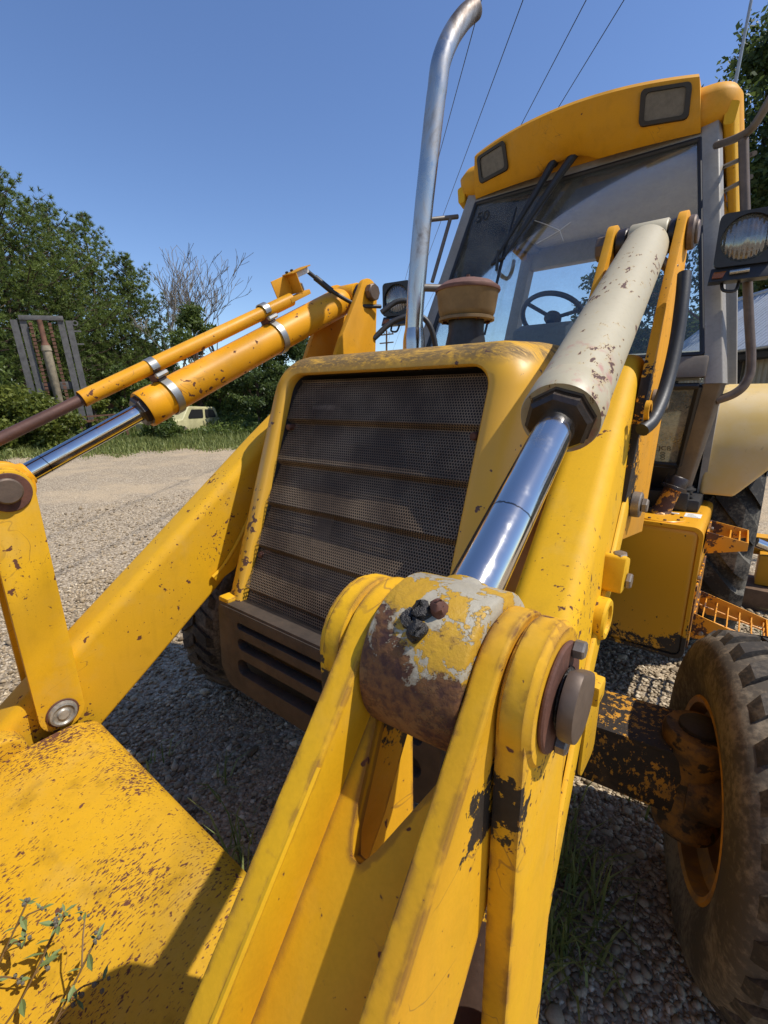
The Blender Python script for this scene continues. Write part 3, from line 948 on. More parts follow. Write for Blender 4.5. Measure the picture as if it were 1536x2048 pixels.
    eye = part('rod_eye', join(skew(lathe([(0.027, -0.0465), (0.0705, -0.0465), (0.0735, -0.0435), (0.0740, 0.0), (0.0735, 0.0435), (0.0705, 0.0465), (0.027, 0.0465)], (s * 0.716, *pin), (s, 0, 0), 48)),
                              lathe([(0.038, 0.045), (0.036, 0.068), (0.033, 0.076), (0.029, 0.079)], A, d, 28)), M['eye'] if s > 0 else M['yellow_cyl'], cyl, smooth=50)
    part('piston_rod', lathe([(0.0285, 0.07), (0.0285, L * 0.31)], A, d, 40), M['chrome'], cyl)
    part('gland_nut', lathe([(0.0285, L * 0.283), (0.044, L * 0.283), (0.050, L * 0.287), (0.050, L * 0.297), (0.053, L * 0.298), (0.053, L * 0.302)], A, d, 8), M['gland'], cyl, smooth=20)
    barrel = part('cylinder_barrel', lathe([(0.030, L * 0.299), (0.053, L * 0.2985), (0.0595, L * 0.296), (0.0610, L * 0.299), (0.0610, L * 0.338), (0.0595, L * 0.3395), (0.0590, L * 0.343), (0.0590, L * 0.94),
                                            (0.056, L * 0.955), (0.046, L * 0.968), (0.0, L * 0.975)], A, d, 44), pm, cyl, smooth=40)
    part('cylinder_eye', lathe([(0.02, -0.050), (0.047, -0.050), (0.050, -0.046), (0.050, 0.046), (0.047, 0.050), (0.02, 0.050)], B, (1, 0, 0), 32), pm, cyl)
    tp = part('tower_pin', disc_between((s * 0.455, B.y, B.z), (s * 0.720, B.y, B.z), 0.030, 24), M['pin'])
    part('tower_pin_head', disc_between((s * 0.452, B.y, B.z), (s * 0.484, B.y, B.z), 0.036, 8, 0.004), M['pin'], tp)
    part('tower_pin_collar', disc_between((s * 0.692, B.y, B.z), (s * 0.712, B.y, B.z), 0.044, 24, 0.004), M['pin'], tp)
    part('tower_pin_spacer', disc_between((s * 0.646, B.y, B.z), (s * 0.667, B.y, B.z), 0.044, 24, 0.004), M['gland'], tp)
    part('tower_pin_spacer', disc_between((s * 0.510, B.y, B.z), (s * 0.541, B.y, B.z), 0.044, 24, 0.004), M['gland'], tp)
    if s > 0:
        # grease fittings on the eye
        rg = random.Random(4)
        for k, (ox, a, h, r) in enumerate(((0.004, 122, 0.009, 0.0075), (0.016, 117, 0.011, 0.0065), (0.008, 136, 0.008, 0.0075), (-0.002, 129, 0.005, 0.0085))):
            r0 = Vector((0, cos(radians(a)), sin(radians(a))))
            p0 = A + Vector((ox, 0, 0)) + r0 * 0.072
            g_ = lathe([(r * 1.25, -0.003), (r * 1.15, h * 0.3), (r, h * 0.55), (r * 1.05, h * 0.7), (r * 0.7, h), (0, h * 1.05)], p0, r0 + Vector((0.2 * (k - 1), 0, 0)), 9)
            g_ = ([tuple(Vector(v) + Vector((rg.uniform(-1, 1), rg.uniform(-1, 1), rg.uniform(-1, 1))) * 0.0016) for v in g_[0]], g_[1])
            part('grease_fitting', g_, M['grease' if k != 1 else 'rust'], cyl, smooth=50)
        # port and hose along the tower
        part('hose_port', lathe([(0.014, 0), (0.014, 0.03), (0.018, 0.032), (0.018, 0.045), (0, 0.045)], A + d * (L * 0.93) + Vector((0.045, 0, -0.035)), (0.6, 0, -0.55), 10), M['bolt'], cyl)
    else:
        up = Vector((0, -d.z, d.y)).normalized()
        ind = empty('level_indicator', (0, 0, 0), BH)
        o1 = A + d * (L * 0.205) + up * 0.110; o2 = A + d * (L * 0.785) + up * 0.098
        part('indicator_tube', join(tube([o1, o2], 0.0245, 20, False), tube([o1, o2], 0.020, 20, False)), M['yellow_cyl'], ind)
        part('indicator_rod', tube([A + d * (-0.35) + up * 0.115, A + d * (L * 0.5) + up * 0.106], 0.0165, 16), M['brown_rod'], ind)
        for f in (0.362, 0.690):
            c = A + d * (L * f)
            band = []
            w = Vector((1, 0, 0))
            def wrap(rr, extra):
                pts = []
                for i in range(25):
                    a = radians(-125 + 250 * i / 24)
                    pts.append(c + (w * sin(-a) - up * cos(a)) * rr if abs(a) < radians(126) else c)
                return pts
            big = [c + (w * sin(a) - up * cos(a)) * 0.0620 for a in [radians(-135 + 270 * i / 24) for i in range(25)]]
            t0 = c + up * 0.103
            small = [t0 + (w * sin(a) + up * cos(a)) * 0.0265 for a in [radians(-100 + 200 * i / 14) for i in range(15)]]
            pathp = big + small
            inner, outer = [], []
            geo = []
            cen = c + up * 0.03
            LL = []
            for p in pathp:
                nrm = ((p - c) if (p - c).dot(up) < 0.05 else (p - t0)).normalized()
                LL.append([p - d * 0.013, p + d * 0.013, p + d * 0.013 + nrm * 0.004, p - d * 0.013 + nrm * 0.004])
            LL.append(LL[0])
            part('clamp_band', loft(LL, True, False, False), M['steel'], ind, smooth=30)
            part('clamp_bolt', disc_between(c + up * 0.078 + w * 0.034 - d * 0.02, c + up * 0.078 + w * 0.034 + d * 0.024, 0.009, 6), M['steel'], ind)
            part('clamp_block', ([tuple(c + up * u + w * v + d * q) for u in (0.060, 0.083) for v, q in ((-0.022, -0.018), (0.022, -0.018), (0.022, 0.018), (-0.022, 0.018))],
                                 [(0, 3, 2, 1), (4, 5, 6, 7), (0, 1, 5, 4), (1, 2, 6, 5), (2, 3, 7, 6), (3, 0, 4, 7)]), M['rust'], ind)
        # sensor bracket at the head of the tube: folded channel plate
        bo = A + d * (L * 0.770) + up * 0.098

        def bp(a, b, c_):
            return bo + d * (a * 0.82) + up * (b * 0.80) + Vector((c_, 0, 0))
        def bbox(a0, a1, b0, b1, c0, c1):
            return ([tuple(bp(a, b, c_)) for b in (b0, b1) for a, c_ in ((a0, c0), (a1, c0), (a1, c1), (a0, c1))],
                    [(0, 3, 2, 1), (4, 5, 6, 7), (0, 1, 5, 4), (1, 2, 6, 5), (2, 3, 7, 6), (3, 0, 4, 7)])
        br = part('sensor_bracket', bbox(-0.02, 0.085, 0.012, 0.105, -0.030, -0.026), M['orange'], ind, bevel=0.001)
        part('bracket_top_flange', bbox(0.06, 0.185, 0.105, 0.110, -0.030, 0.032), M['orange'], ind, bevel=0.001)
        part('bracket_cross_plate', bbox(0.082, 0.087, 0.012, 0.105, -0.026, 0.030), M['orange'], ind, bevel=0.001)
        part('bracket_base', bbox(0.00, 0.135, -0.012, 0.010, -0.022, 0.026), M['orange'], ind, bevel=0.002)
        part('proximity_switch', bbox(0.095, 0.180, 0.078, 0.103, -0.012, 0.018), M['white_label'], ind, bevel=0.003)
        part('bracket_bolt', disc_between(bp(0.115, 0.012, 0.0), bp(0.115, 0.05, 0.0), 0.010, 6), M['bolt'], ind)
        for q in (0.075, 0.108):
            part('bracket_bolt', disc_between(bp(q, 0.110, -0.012), bp(q, 0.120, -0.012), 0.007, 6), M['rubber'], ind)
        e0 = bp(0.185, 0.088, 0.0)
        hp = smooth_path([e0, e0 + Vector((0.02, 0.045, -0.030)), e0 + Vector((0.06, 0.10, -0.075)), e0 + Vector((0.11, 0.19, -0.115)), e0 + Vector((0.15, 0.30, -0.11))], 8)
        part('sensor_hose', tube(hp, 0.0085, 10), M['rubber'])
        part('sensor_hose_sleeve', tube(hp[6:16], 0.0125, 10), M['rubber'])

# ---- front cross member between the arms
prof = round_poly([(-0.962, 0.26), (-0.962, 0.500), (-1.035, 0.534), (-1.160, 0.528), (-1.470, 0.470), (-1.470, 0.26)], [0.02, 0.045, 0.10, 0.3, 0.05, 0.02], 8)
cm = part('front_cross_member', prism(prof, -0.600, 0.600), M['yellow_speck'], smooth=40)
for s in (1, -1):
    part('cross_member_end_cap', prism(round_poly([(-1.150, 0.40), (-1.150, 0.585), (-1.29, 0.575), (-1.47, 0.49), (-1.47, 0.40)], [0.02, 0.055, 0.1, 0.05, 0.02], 6), s * 0.5995, s * 0.665), M['yellow_speck'], bevel=0.012, seg=3)
    part('grease_pad', box(min(s * 0.601, s * 0.645), max(s * 0.601, s * 0.645), -1.145, -0.985, 0.40, 0.500), M['grease'], bevel=0.01)
# bucket, hung from the links ahead of the arms
bk = round_poly([(-1.62, 0.95), (-1.60, 0.30), (-1.75, 0.06), (-2.55, 0.03), (-2.55, 0.06), (-1.78, 0.10), (-1.64, 0.33), (-1.66, 0.95)], [0.005, 0.25, 0.2, 0.002, 0.002, 0.2, 0.22, 0.005], 6)
bucket = part('bucket', prism(bk, -1.10, 1.10), M['yellow_speck'])
for s in (1, -1):
    part('bucket_side', prism(round_poly([(-1.63, 0.94), (-1.62, 0.30), (-1.78, 0.08), (-2.5, 0.05), (-2.35, 0.30)], 0.03, 4), s * 1.10, s * 1.125), M['yellow'], bucket)

# ---- exhaust stack
ex = [(-0.196, 0.19, 1.60), (-0.192, 0.19, 1.80), (-0.166, 0.195, 2.14), (-0.128, 0.205, 2.50), (-0.120, 0.207, 2.56)]
bend = smooth_path([(-0.120, 0.207, 2.56), (-0.112, 0.214, 2.64), (-0.096, 0.245, 2.72), (-0.076, 0.292, 2.79), (-0.056, 0.335, 2.835)], 5)
stack = part('exhaust_stack', join(tube(smooth_path(ex, 4)[:-1] + bend, 0.0345, 28, False), tube(bend[-8:], 0.0312, 28, False)), M['stack'], smooth=60)
part('exhaust_base', join(tube([(-0.198, 0.19, 1.56), (-0.194, 0.19, 1.735), (-0.1935, 0.19, 1.755), (-0.192, 0.1903, 1.785)], [0.0415, 0.0415, 0.0395, 0.0345], 28)), M['stack'], stack)
part('exhaust_clamp', join(tube([(-0.16, 0.20, 1.93), (-0.06, 0.33, 1.935), (-0.02, 0.38, 1.93)], 0.014, 10), tube([(-0.02, 0.38, 1.96), (-0.02, 0.38, 1.86)], 0.018, 10)), M['cabdark'], stack)

# ---- air precleaner
ac = Vector((0.062, 0.150, 0))
pre = empty('air_precleaner', (0, 0, 0), BH)
part('intake_neck', around(ac, 0.90, lathe([(0.085, 1.62), (0.080, 1.70), (0.070, 1.745), (0.070, 1.785)], ac, (0, 0, 1), 28)), M['rubber'], pre)
part('precleaner_body', around(ac, 0.90, lathe([(0.0, 1.784), (0.092, 1.784), (0.104, 1.796), (0.107, 1.802), (0.110, 1.810), (0.119, 1.872), (0.121, 1.876), (0.0, 1.876)], ac, (0, 0, 1), 44)), M['air_body'], pre)
part('precleaner_rim', around(ac, 0.90, lathe([(0.093, 1.777), (0.1085, 1.780), (0.1085, 1.789), (0.1, 1.792)], ac, (0, 0, 1), 44)), M['air_body'], pre)
part('precleaner_cap', around(ac, 0.90, lathe([(0.0, 1.916), (0.06, 1.913), (0.095, 1.904), (0.112, 1.893), (0.124, 1.886), (0.126, 1.879), (0.124, 1.874), (0.11, 1.874)], ac, (0, 0, 1), 44)), M['air_cap'], pre)
part('wing_nut', join(box(ac.x - 0.025, ac.x + 0.025, ac.y - 0.005, ac.y + 0.005, 1.915, 1.923), tube([(ac.x, ac.y, 1.912), (ac.x, ac.y, 1.932)], 0.007, 8)), M['rust'], pre)
for k in range(8):
    a = radians(45 * k + 10)
    part('vane', tube([ac + Vector((0.092 * cos(a), 0.092 * sin(a), 1.780)), ac + Vector((0.075 * cos(a), 0.075 * sin(a), 1.780))], 0.005, 6), M['rust'], pre)

# ---- cab
def ws_y(z):
    return 1.355 - (2.70 - z) * 0.341


def px_(z):      # half width of the cab at the front pillars
    return 0.815 - (z - 1.585) * 0.1705


for s in (1, -1):
    lp = []
    for z in (1.575, 1.60, 1.9, 2.3, 2.66, 2.72):
        x, y = px_(z), ws_y(z)
        sec = round_poly([(x - 0.078, y), (x - 0.012, y - 0.004), (x, y + 0.030), (x - 0.004, y + 0.095), (x - 0.06, y + 0.095), (x - 0.078, y + 0.05)], 0.008, 3)
        lp.append([(s * u, v, z) for u, v in sec])
    fp = part('front_pillar', loft(lp), M['cabgrey'], smooth=45)
    lp = []
    for z, x, y in ((1.574, 0.812, 0.980), (1.30, 0.768, 1.125), (1.02, 0.722, 1.28)):
        sec = round_poly([(x - 0.082, y), (x - 0.015, y - 0.004), (x, y + 0.03), (x - 0.004, y + 0.10), (x - 0.082, y + 0.10)], 0.010, 3)
        lp.append([(s * u, v, z) for u, v in sec])
    part('lower_pillar', loft(lp), M['cabdark'], smooth=45)
    # rear pillar and side rails
    part('rear_pillar', loft([[(s * (x + u), y + v, z) for u, v in ((-0.09, -0.05), (0.0, -0.05), (0.0, 0.05), (-0.09, 0.05))] for z, x, y in ((1.0, 0.80, 2.32), (1.6, 0.82, 2.34), (2.72, 0.66, 2.42))]), M['cabgrey'], bevel=0.012)
    part('side_lower_panel', loft([[(s * 0.80, 1.05, 1.0), (s * 0.80, 2.3, 1.0), (s * 0.80, 2.3, 1.55), (s * 0.80, 1.05, 1.55)], [(s * 0.765, 1.05, 1.0), (s * 0.765, 2.3, 1.0), (s * 0.765, 2.3, 1.55), (s * 0.765, 1.05, 1.55)]]) if s < 0 else
         loft([[(s * 0.78, 1.45, 1.0), (s * 0.78, 2.3, 1.0), (s * 0.78, 2.3, 1.50), (s * 0.78, 1.45, 1.50)], [(s * 0.75, 1.45, 1.0), (s * 0.75, 2.3, 1.0), (s * 0.75, 2.3, 1.50), (s * 0.75, 1.45, 1.50)]]), M['cabgrey'])
    part('side_header', loft([[(s * (0.615 + u), y, 2.66 + v) for u, v in ((-0.075, -0.05), (0.0, -0.05), (0.0, 0.05), (-0.075, 0.05))] for y in (1.36, 2.44)]), M['cabgrey'], bevel=0.01)
    part('side_window', ([(s * 0.795, 1.06, 1.56), (s * 0.795, 2.30, 1.56), (s * 0.628, 2.38, 2.64), (s * 0.605, 1.40, 2.64)], [(0, 1, 2, 3)]), M['side_glass'], smooth=0)
part('rear_header', box(-0.62, 0.62, 2.37, 2.46, 2.50, 2.70), M['cabgrey'], bevel=0.02)
part('rear_lower_panel', box(-0.80, 0.80, 2.30, 2.36, 1.0, 1.62), M['console'], bevel=0.01)
part('cab_floor', box(-0.78, 0.78, 1.20, 2.34, 0.98, 1.04), M['black'], bevel=0.01)
part('windscreen_header', loft([[(-0.60, ws_y(z) + o, z), (0.60, ws_y(z) + o, z), (0.60, ws_y(z) + o + 0.08, z), (-0.60, ws_y(z) + o + 0.08, z)] for z, o in ((2.645, 0.004), (2.73, 0.004))]), M['cabgrey'], bevel=0.01)
part('windscreen_sill', loft([[(-0.74, ws_y(z) - 0.012, z), (0.74, ws_y(z) - 0.012, z), (0.74, ws_y(z) + 0.07, z), (-0.74, ws_y(z) + 0.07, z)] for z in (1.600, 1.690)]), M['cabdark'], bevel=0.012)
# the main pane with its rubber seal, slightly tapered
gz0, gz1 = 1.695, 2.645
gw0, gw1 = px_(gz0) - 0.080, px_(gz1) - 0.080
wscr = part('windscreen', loft([[(-gw0, ws_y(gz0) + 0.012, gz0), (gw0, ws_y(gz0) + 0.012, gz0), (gw1, ws_y(gz1) + 0.012, gz1), (-gw1, ws_y(gz1) + 0.012, gz1)],
                                [(-gw0, ws_y(gz0) + 0.017, gz0), (gw0, ws_y(gz0) + 0.017, gz0), (gw1, ws_y(gz1) + 0.017, gz1), (-gw1, ws_y(gz1) + 0.017, gz1)]]), M['glass'], smooth=0)
def wsp(x, z, o=0.0):
    return Vector((x, ws_y(z) + 0.012 - o, z))


for a, b in ((wsp(-gw0, gz0), wsp(gw0, gz0)), (wsp(-gw1, gz1), wsp(gw1, gz1)), (wsp(-gw0, gz0), wsp(-gw1, gz1)), (wsp(gw0, gz0), wsp(gw1, gz1))):
    part('window_seal', tube([a, b], 0.013, 8), M['black'], wscr)
# crack star in the glass, right of the middle
cc = wsp(-0.01, 2.37, 0.004)
for (dx, dz) in ((-0.15, 0.085), (-0.115, -0.045), (0.05, 0.03), (0.03, -0.06)):
    part('crack', tube([cc, cc + Vector((dx * 0.5, dz * 0.5 * 0.341, dz * 0.53)), cc + Vector((dx, dz * 0.341, dz))], 0.0016, 5), M['white_label'], wscr)
# lower quarter panes
for s in (1, -1):
    def lw(x, z, o=0.0):
        return Vector((s * x, 0.985 + (1.56 - z) * 0.566 - o, z))
    q = [lw(0.36, 1.205), lw(0.676, 1.205), lw(0.722, 1.565), lw(0.36, 1.565)]
    lg = part('lower_pane', loft([q, [p + Vector((0, 0.005, 0.002)) for p in q]]), M['dusty_glass'], smooth=0)
    for i in range(4):
        part('window_seal', tube([q[i], q[(i + 1) % 4]], 0.014, 8), M['black'], lg)
    part('lower_frame', loft([[lw(0.34, 1.19, 0.0), lw(0.70, 1.19), lw(0.70, 1.06), lw(0.34, 1.06)], [lw(0.34, 1.19, -0.05), lw(0.70, 1.19, -0.05), lw(0.70, 1.06, -0.05), lw(0.34, 1.06, -0.05)]]), M['black'], bevel=0.005)
# bellows mount under the cab
part('cab_mount', box(0.42, 0.735, 1.18, 1.48, 0.985, 1.075), M['black'], bevel=0.012)
for k in range(3):
    part('cab_mount_rib', lathe([(0.03, 0), (0.055, 0.004), (0.055, 0.010), (0.03, 0.014)], (0.70, 1.26, 1.02 + 0.028 * k), (0, 0, 1), 20), M['black'])

# roof: rounded shell, bowed visor with lamps, lining
rl = []
for z, k in ((2.690, 0.0), (2.72, 0.035), (2.80, 0.045), (2.845, 0.02), (2.865, -0.05)):
    w = 0.640 + k
    rl.append([(x, y, z) for x, y in round_poly([(-w, 1.36 - k), (w, 1.36 - k), (w, 2.62 + k), (-w, 2.62 + k)], 0.09, 6)])
roof = part('cab_roof', loft(rl), M['orange'], smooth=50)
for s in (1, -1):
    part('roof_side_gutter', loft([[(s * (0.632 + u), y, z + v) for u, v in round_poly([(0, -0.045), (0.04, -0.05), (0.05, 0.03), (0.0, 0.05)], 0.012, 3)] for y, z in ((1.345, 2.720), (1.40, 2.705), (1.8, 2.68), (2.2, 2.64), (2.55, 2.60))]), M['yellow'], roof, smooth=50)
vl = []
NV = 24
def bow(x, a):
    return a * (1 - (x / 0.55) ** 2)


for t_ in range(7):
    # profile from the lower lip up the face and over the top
    yy, zz = [(1.352, 2.688), (1.340, 2.668), (1.318, 2.690), (1.285, 2.78), (1.262, 2.850), (1.275, 2.868), (1.40, 2.868)][t_]
    bw = [0.045, 0.050, 0.060, 0.085, 0.105, 0.105, 0.06][t_]
    row = []
    for i in range(NV + 1):
        x = -0.545 + 1.09 * i / NV
        w = [0.550, 0.552, 0.551, 0.540, 0.530, 0.524, 0.52][t_] / 0.545
        z = zz
        if t_ <= 2:   # notch over the wiper spindles
            zz2 = max(0.0, 1 - max(0.0, (abs(x + 0.02) - 0.09) / 0.045))
            z = zz + min(1.0, zz2) * (0.038 if t_ < 2 else 0.024)
        row.append((x * w, yy - bow(x, bw), z + 0.020 * (1 - (x / 0.545) ** 2) * (t_ >= 4)))
    vl.append(row)
visor = part('roof_visor', loft(vl, False, False, False), M['orange'], smooth=50)
for s in (1, -1):
    ends = [(r[-1] if s > 0 else r[0]) for r in vl]
    part('visor_end', (ends + [(p[0], 1.42, p[2]) for p in ends], [(i, i + 1, i + 8, i + 7) for i in range(6)]), M['orange'], visor)
    # recessed work light in the visor
    lx = 0.412
    def vp(u, v, o):
        x = lx + u; z = 2.782 + v
        yb = 1.285 - (z - 2.78) * 0.33 - bow(x, 0.085 + (z - 2.78) * 0.25)
        return (s * x, yb - o, z)
    vis = empty('visor_lamp', (0, 0, 0), BH)
    o_ = round_poly([(-0.098, -0.055), (0.092, -0.066), (0.096, 0.052), (-0.092, 0.062)], 0.018, 4)
    i_ = [(a * 0.80, b * 0.78) for a, b in o_]
    part('lamp_frame', loft([[vp(a, b, -0.01) for a, b in o_], [vp(a, b, 0.012) for a, b in o_], [vp(a, b, 0.012) for a, b in i_], [vp(a, b, -0.002) for a, b in i_]], True, False, False), M['black'], vis, smooth=30)
    part('lamp_lens', ([vp(a, b, 0.004) for a, b in i_], [tuple(range(len(i_)))]), M['visor_lens'], vis)
part('roof_lining', loft([[(x, y, 2.640) for x, y in round_poly([(-0.555, 1.44), (0.555, 1.44), (0.57, 2.38), (-0.57, 2.38)], 0.05, 4)], [(x, y, 2.684) for x, y in round_poly([(-0.60, 1.375), (0.60, 1.375), (0.60, 2.45), (-0.60, 2.45)], 0.05, 4)]]), M['liner'], smooth=30)
part('interior_mirror', join(box(-0.44, -0.24, 1.47, 1.49, 2.46, 2.585), tube([(-0.34, 1.49, 2.58), (-0.34, 1.55, 2.66)], 0.008, 8)), M['black'], bevel=0.004)
part('grab_handle', tube(smooth_path([(-0.60, 1.72, 2.50), (-0.585, 1.74, 2.40), (-0.59, 1.80, 2.36), (-0.60, 1.95, 2.36), (-0.60, 2.02, 2.42), (-0.60, 2.05, 2.50)], 4), 0.014, 8), M['cabgrey'])
# steering wheel and console
swc = Vector((-0.17, 1.72, 2.02)); swn = Vector((0.05, 0.62, 0.78)).normalized()
su = swn.orthogonal().normalized(); sv = swn.cross(su)
stw = empty('steering_wheel', (0, 0, 0), BH)
part('wheel_rim', tube([swc + (su * cos(a) + sv * sin(a)) * 0.195 for a in [2 * pi * k / 40 for k in range(41)]], 0.0155, 10, False), M['black'], stw)
part('wheel_hub', lathe([(0, 0.02), (0.05, 0.015), (0.055, -0.01), (0.03, -0.04)], swc, swn, 20), M['black'], stw)
for k in range(3):
    a = 0.9 + k * 2 * pi / 3
    part('wheel_spoke', tube([swc, swc + (su * cos(a) + sv * sin(a)) * 0.19], 0.012, 8), M['black'], stw)
part('dash_console', prism([(1.30, 1.04), (1.66, 1.04), (1.62, 1.93), (1.52, 1.965), (1.40, 1.92)], -0.30, 0.02), M['console'], bevel=0.02)
part('dash_shelf', prism([(1.06, 1.62), (1.32, 1.60), (1.32, 1.74), (1.06, 1.70)], -0.70, 0.70), M['console'], bevel=0.01)
# wiper: twin parallel arms and a blade
wip = empty('wiper', (0, 0, 0), BH)
part('wiper_arm', tube([(0.035, 1.300, 2.745), (-0.05, 1.262, 2.62), (-0.269, 1.158, 2.268)], [0.023, 0.019, 0.007], 8), M['black'], wip)
part('wiper_arm', tube([(-0.084, 1.286, 2.715), (-0.15, 1.25, 2.58), (-0.329, 1.148, 2.243)], [0.020, 0.017, 0.007], 8), M['black'], wip)
part('wiper_spindle', join(disc_between((0.04, 1.33, 2.742), (0.04, 1.275, 2.752), 0.022, 16), disc_between((-0.086, 1.32, 2.712), (-0.086, 1.268, 2.722), 0.018, 16)), M['black'], wip)
part('blade_holder', join(tube([(-0.335, 1.142, 2.238), (-0.262, 1.150, 2.262)], 0.009, 8), tube([(-0.298, 1.140, 2.30), (-0.300, 1.135, 2.20)], 0.008, 8)), M['black'], wip)
part('wiper_blade', tube([(-0.262, 1.262, 2.534), (-0.285, 1.163, 2.244), (-0.305, 1.040, 1.86)], [0.006, 0.009, 0.006], 6), M['black'], wip)

# window lettering
def lettering(txt, parent, loc, size, mat, x_axis, z_axis, name='sticker_lettering'):
    cu = bpy.data.curves.new(name, 'FONT'); cu.body = txt; cu.size = size; cu.extrude = 0.0004; cu.align_x = 'CENTER'; cu.align_y = 'CENTER'
    tmp = bpy.data.objects.new(name + '_text', cu)
    me = bpy.data.meshes.new_from_object(tmp)
    bpy.data.objects.remove(tmp)
    me.materials.clear(); me.materials.append(mat)
    o = bpy.data.objects.new(name, me); COL.objects.link(o); o.parent = parent
    x = Vector(x_axis).normalized(); y = Vector(z_axis).normalized(); z = x.cross(y)
    o.matrix_local = Matrix(((x.x, y.x, z.x, loc[0]), (x.y, y.y, z.y, loc[1]), (x.z, y.z, z.z, loc[2]), (0, 0, 0, 1)))
    return o


lettering('50', wscr, wsp(-0.49, 2.555, 0.004), 0.085, M['ink'], (1, 0, 0), (0, 0.323, 0.946), 'window_number')
lettering('JCB', lg if False else [o for o in BH.children if o.name.startswith('lower_pane')][0], (0.613, 1.141, 1.285), 0.034, M['ink'], (0.98, 0, 0.0), (0, -0.49, 0.87))
lettering('000', [o for o in BH.children if o.name.startswith('lower_pane')][0], (0.607, 1.162, 1.247), 0.030, M['ink'], (0, -0.49, 0.87), (-0.98, 0, 0.0))

# ---- work lamps, grab rails, aerial
def work_lamp(c, nrm, size, s):
    c = Vector(c); n_ = Vector(nrm).normalized(); u = Vector((0, 0, 1)).cross(n_).normalized(); v = n_.cross(u)
    lamp = empty('work_lamp', (0, 0, 0), BH)
    def P(a, b, o): return tuple(c + u * a + v * b + n_ * o)
    sq = round_poly([(-size, -size), (size, -size), (size, size), (-size, size)], size * 0.22, 4)
    # square housing with a round opening
    rr = size * 0.88
    ang = [2 * pi * k / 40 for k in range(40)]
    part('lamp_housing', plate_holes(sq, [[(rr * cos(a), rr * sin(a)) for a in ang]], -0.012, 0.022, P), M['black'], lamp)
    part('lamp_back', loft([[P(a, b, -0.012) for a, b in sq], [P(a * 0.9, b * 0.9, -0.06) for a, b in sq], [P(a * 0.5, b * 0.5, -0.085) for a, b in sq]], True, False, True), M['black'], lamp)
    part('reflector', lathe([(0.008, -0.055), (rr * 0.45, -0.045), (rr * 0.8, -0.020), (rr, 0.0)], c, n_, 36), M['reflector'], lamp)
    part('bulb', lathe([(0.011, -0.05), (0.013, -0.02), (0.010, -0.012), (0, -0.010)], c, n_, 14), M['bolt'], lamp)
    part('painted_bulb_reflection', lathe([(0.026, -0.046), (0.016, -0.044)], c + u * 0.02 - v * 0.01, n_, 18), M['amber'], lamp)  # amber ring drawn in the bowl as the bulb's reflection
    part('lens', lathe([(0.0, 0.024), (rr * 0.5, 0.021), (rr * 0.85, 0.013), (rr, 0.004)], c, n_, 40), M['lens'], lamp)
    b0 = -size - 0.052
    part('indicator_housing', loft([[P(-size * 1.05, -size + 0.0, 0.01), P(size, -size + 0.0, 0.01), P(size * 0.95, b0, 0.03), P(-size * 1.1, b0, 0.03)],
                                    [P(-size * 1.05, -size + 0.0, -0.05), P(size, -size + 0.0, -0.05), P(size * 0.95, b0, -0.05), P(-size * 1.1, b0, -0.05)]]), M['black'], lamp, bevel=0.004)
    part('indicator_lens', loft([[P(-size * 0.95, -size - 0.014, 0.016), P(-size * 0.50, -size - 0.014, 0.016), P(-size * 0.62, b0 + 0.012, 0.034), P(-size * 1.0, b0 + 0.012, 0.034)],
                                 [P(-size * 0.95, -size - 0.014, 0.0), P(-size * 0.50, -size - 0.014, 0.0), P(-size * 0.62, b0 + 0.012, 0.0), P(-size * 1.0, b0 + 0.012, 0.0)]]), M['amber'], lamp, bevel=0.003)
    part('indicator_bulb_strip', tube([P(-size * 0.40, -size - 0.024, 0.028), P(size * 0.25, -size - 0.022, 0.028)], 0.009, 10), M['reflector'], lamp)
    part('lamp_cable', tube(smooth_path([P(-size * 0.6, b0, -0.02), P(-size * 0.5, b0 - 0.03, 0.0), P(-size * 0.1, b0 - 0.035, 0.0), P(0.0, b0, -0.02)], 5), 0.006, 8), M['rubber'], lamp)
    return lamp


work_lamp((0.800, 0.985, 2.108), (0.10, -0.99, -0.02), 0.094, 1)
work_lamp((-0.872, 1.00, 2.105), (0.12, -0.99, -0.03), 0.094, -1)
for s in (1,):
    rail = empty('grab_rail', (0, 0, 0), BH)
    part('rail_upright', tube(smooth_path([(s * 0.733, 1.08, 2.49), (s * 0.765, 1.08, 2.30), (s * 0.835, 1.08, 1.90), (s * 0.880, 1.075, 1.66), (s * 0.876, 1.06, 1.58), (s * 0.845, 1.045, 1.535), (s * 0.785, 1.03, 1.505)], 6), 0.0175, 12), M['pin' if s > 0 else 'cabdark'], rail, smooth=60)
    part('rail_arm', tube(smooth_path([(s * 0.625, 1.28, 2.577), (s * 0.70, 1.15, 2.53), (s * 0.751, 1.05, 2.505), (s * 0.775, 1.02, 2.525), (s * 0.82, 0.98, 2.60)], 5), 0.0145, 12), M['cabdark'], rail, smooth=60)
    part('rail_bracket', tube([(s * 0.64, 1.38, 2.52), (s * 0.775, 1.10, 2.44)], 0.009, 8), M['cabdark'], rail)
    part('rail_bracket', tube([(s * 0.66, 1.38, 2.42), (s * 0.775, 1.10, 2.36)], 0.009, 8), M['cabdark'], rail)
    part('lamp_bracket', tube([(s * 0.80, 1.07, 2.10), (s * 0.83, 1.085, 2.09)], 0.02, 8), M['black'], rail)
part('mirror_arm', tube([(-0.62, 1.25, 2.565), (-0.735, 1.05, 2.515)], 0.013, 10), M['cabdark'])
part('mirror_stay', tube([(-0.640, 1.20, 2.545), (-0.660, 1.05, 2.18)], 0.011, 10), M['cabdark'])
part('mirror_arm_end', lathe([(0.0, -0.03), (0.022, -0.02), (0.024, 0.01), (0.0, 0.03)], (-0.735, 1.05, 2.515), (-0.5, -0.86, 0), 14), M['cabdark'])
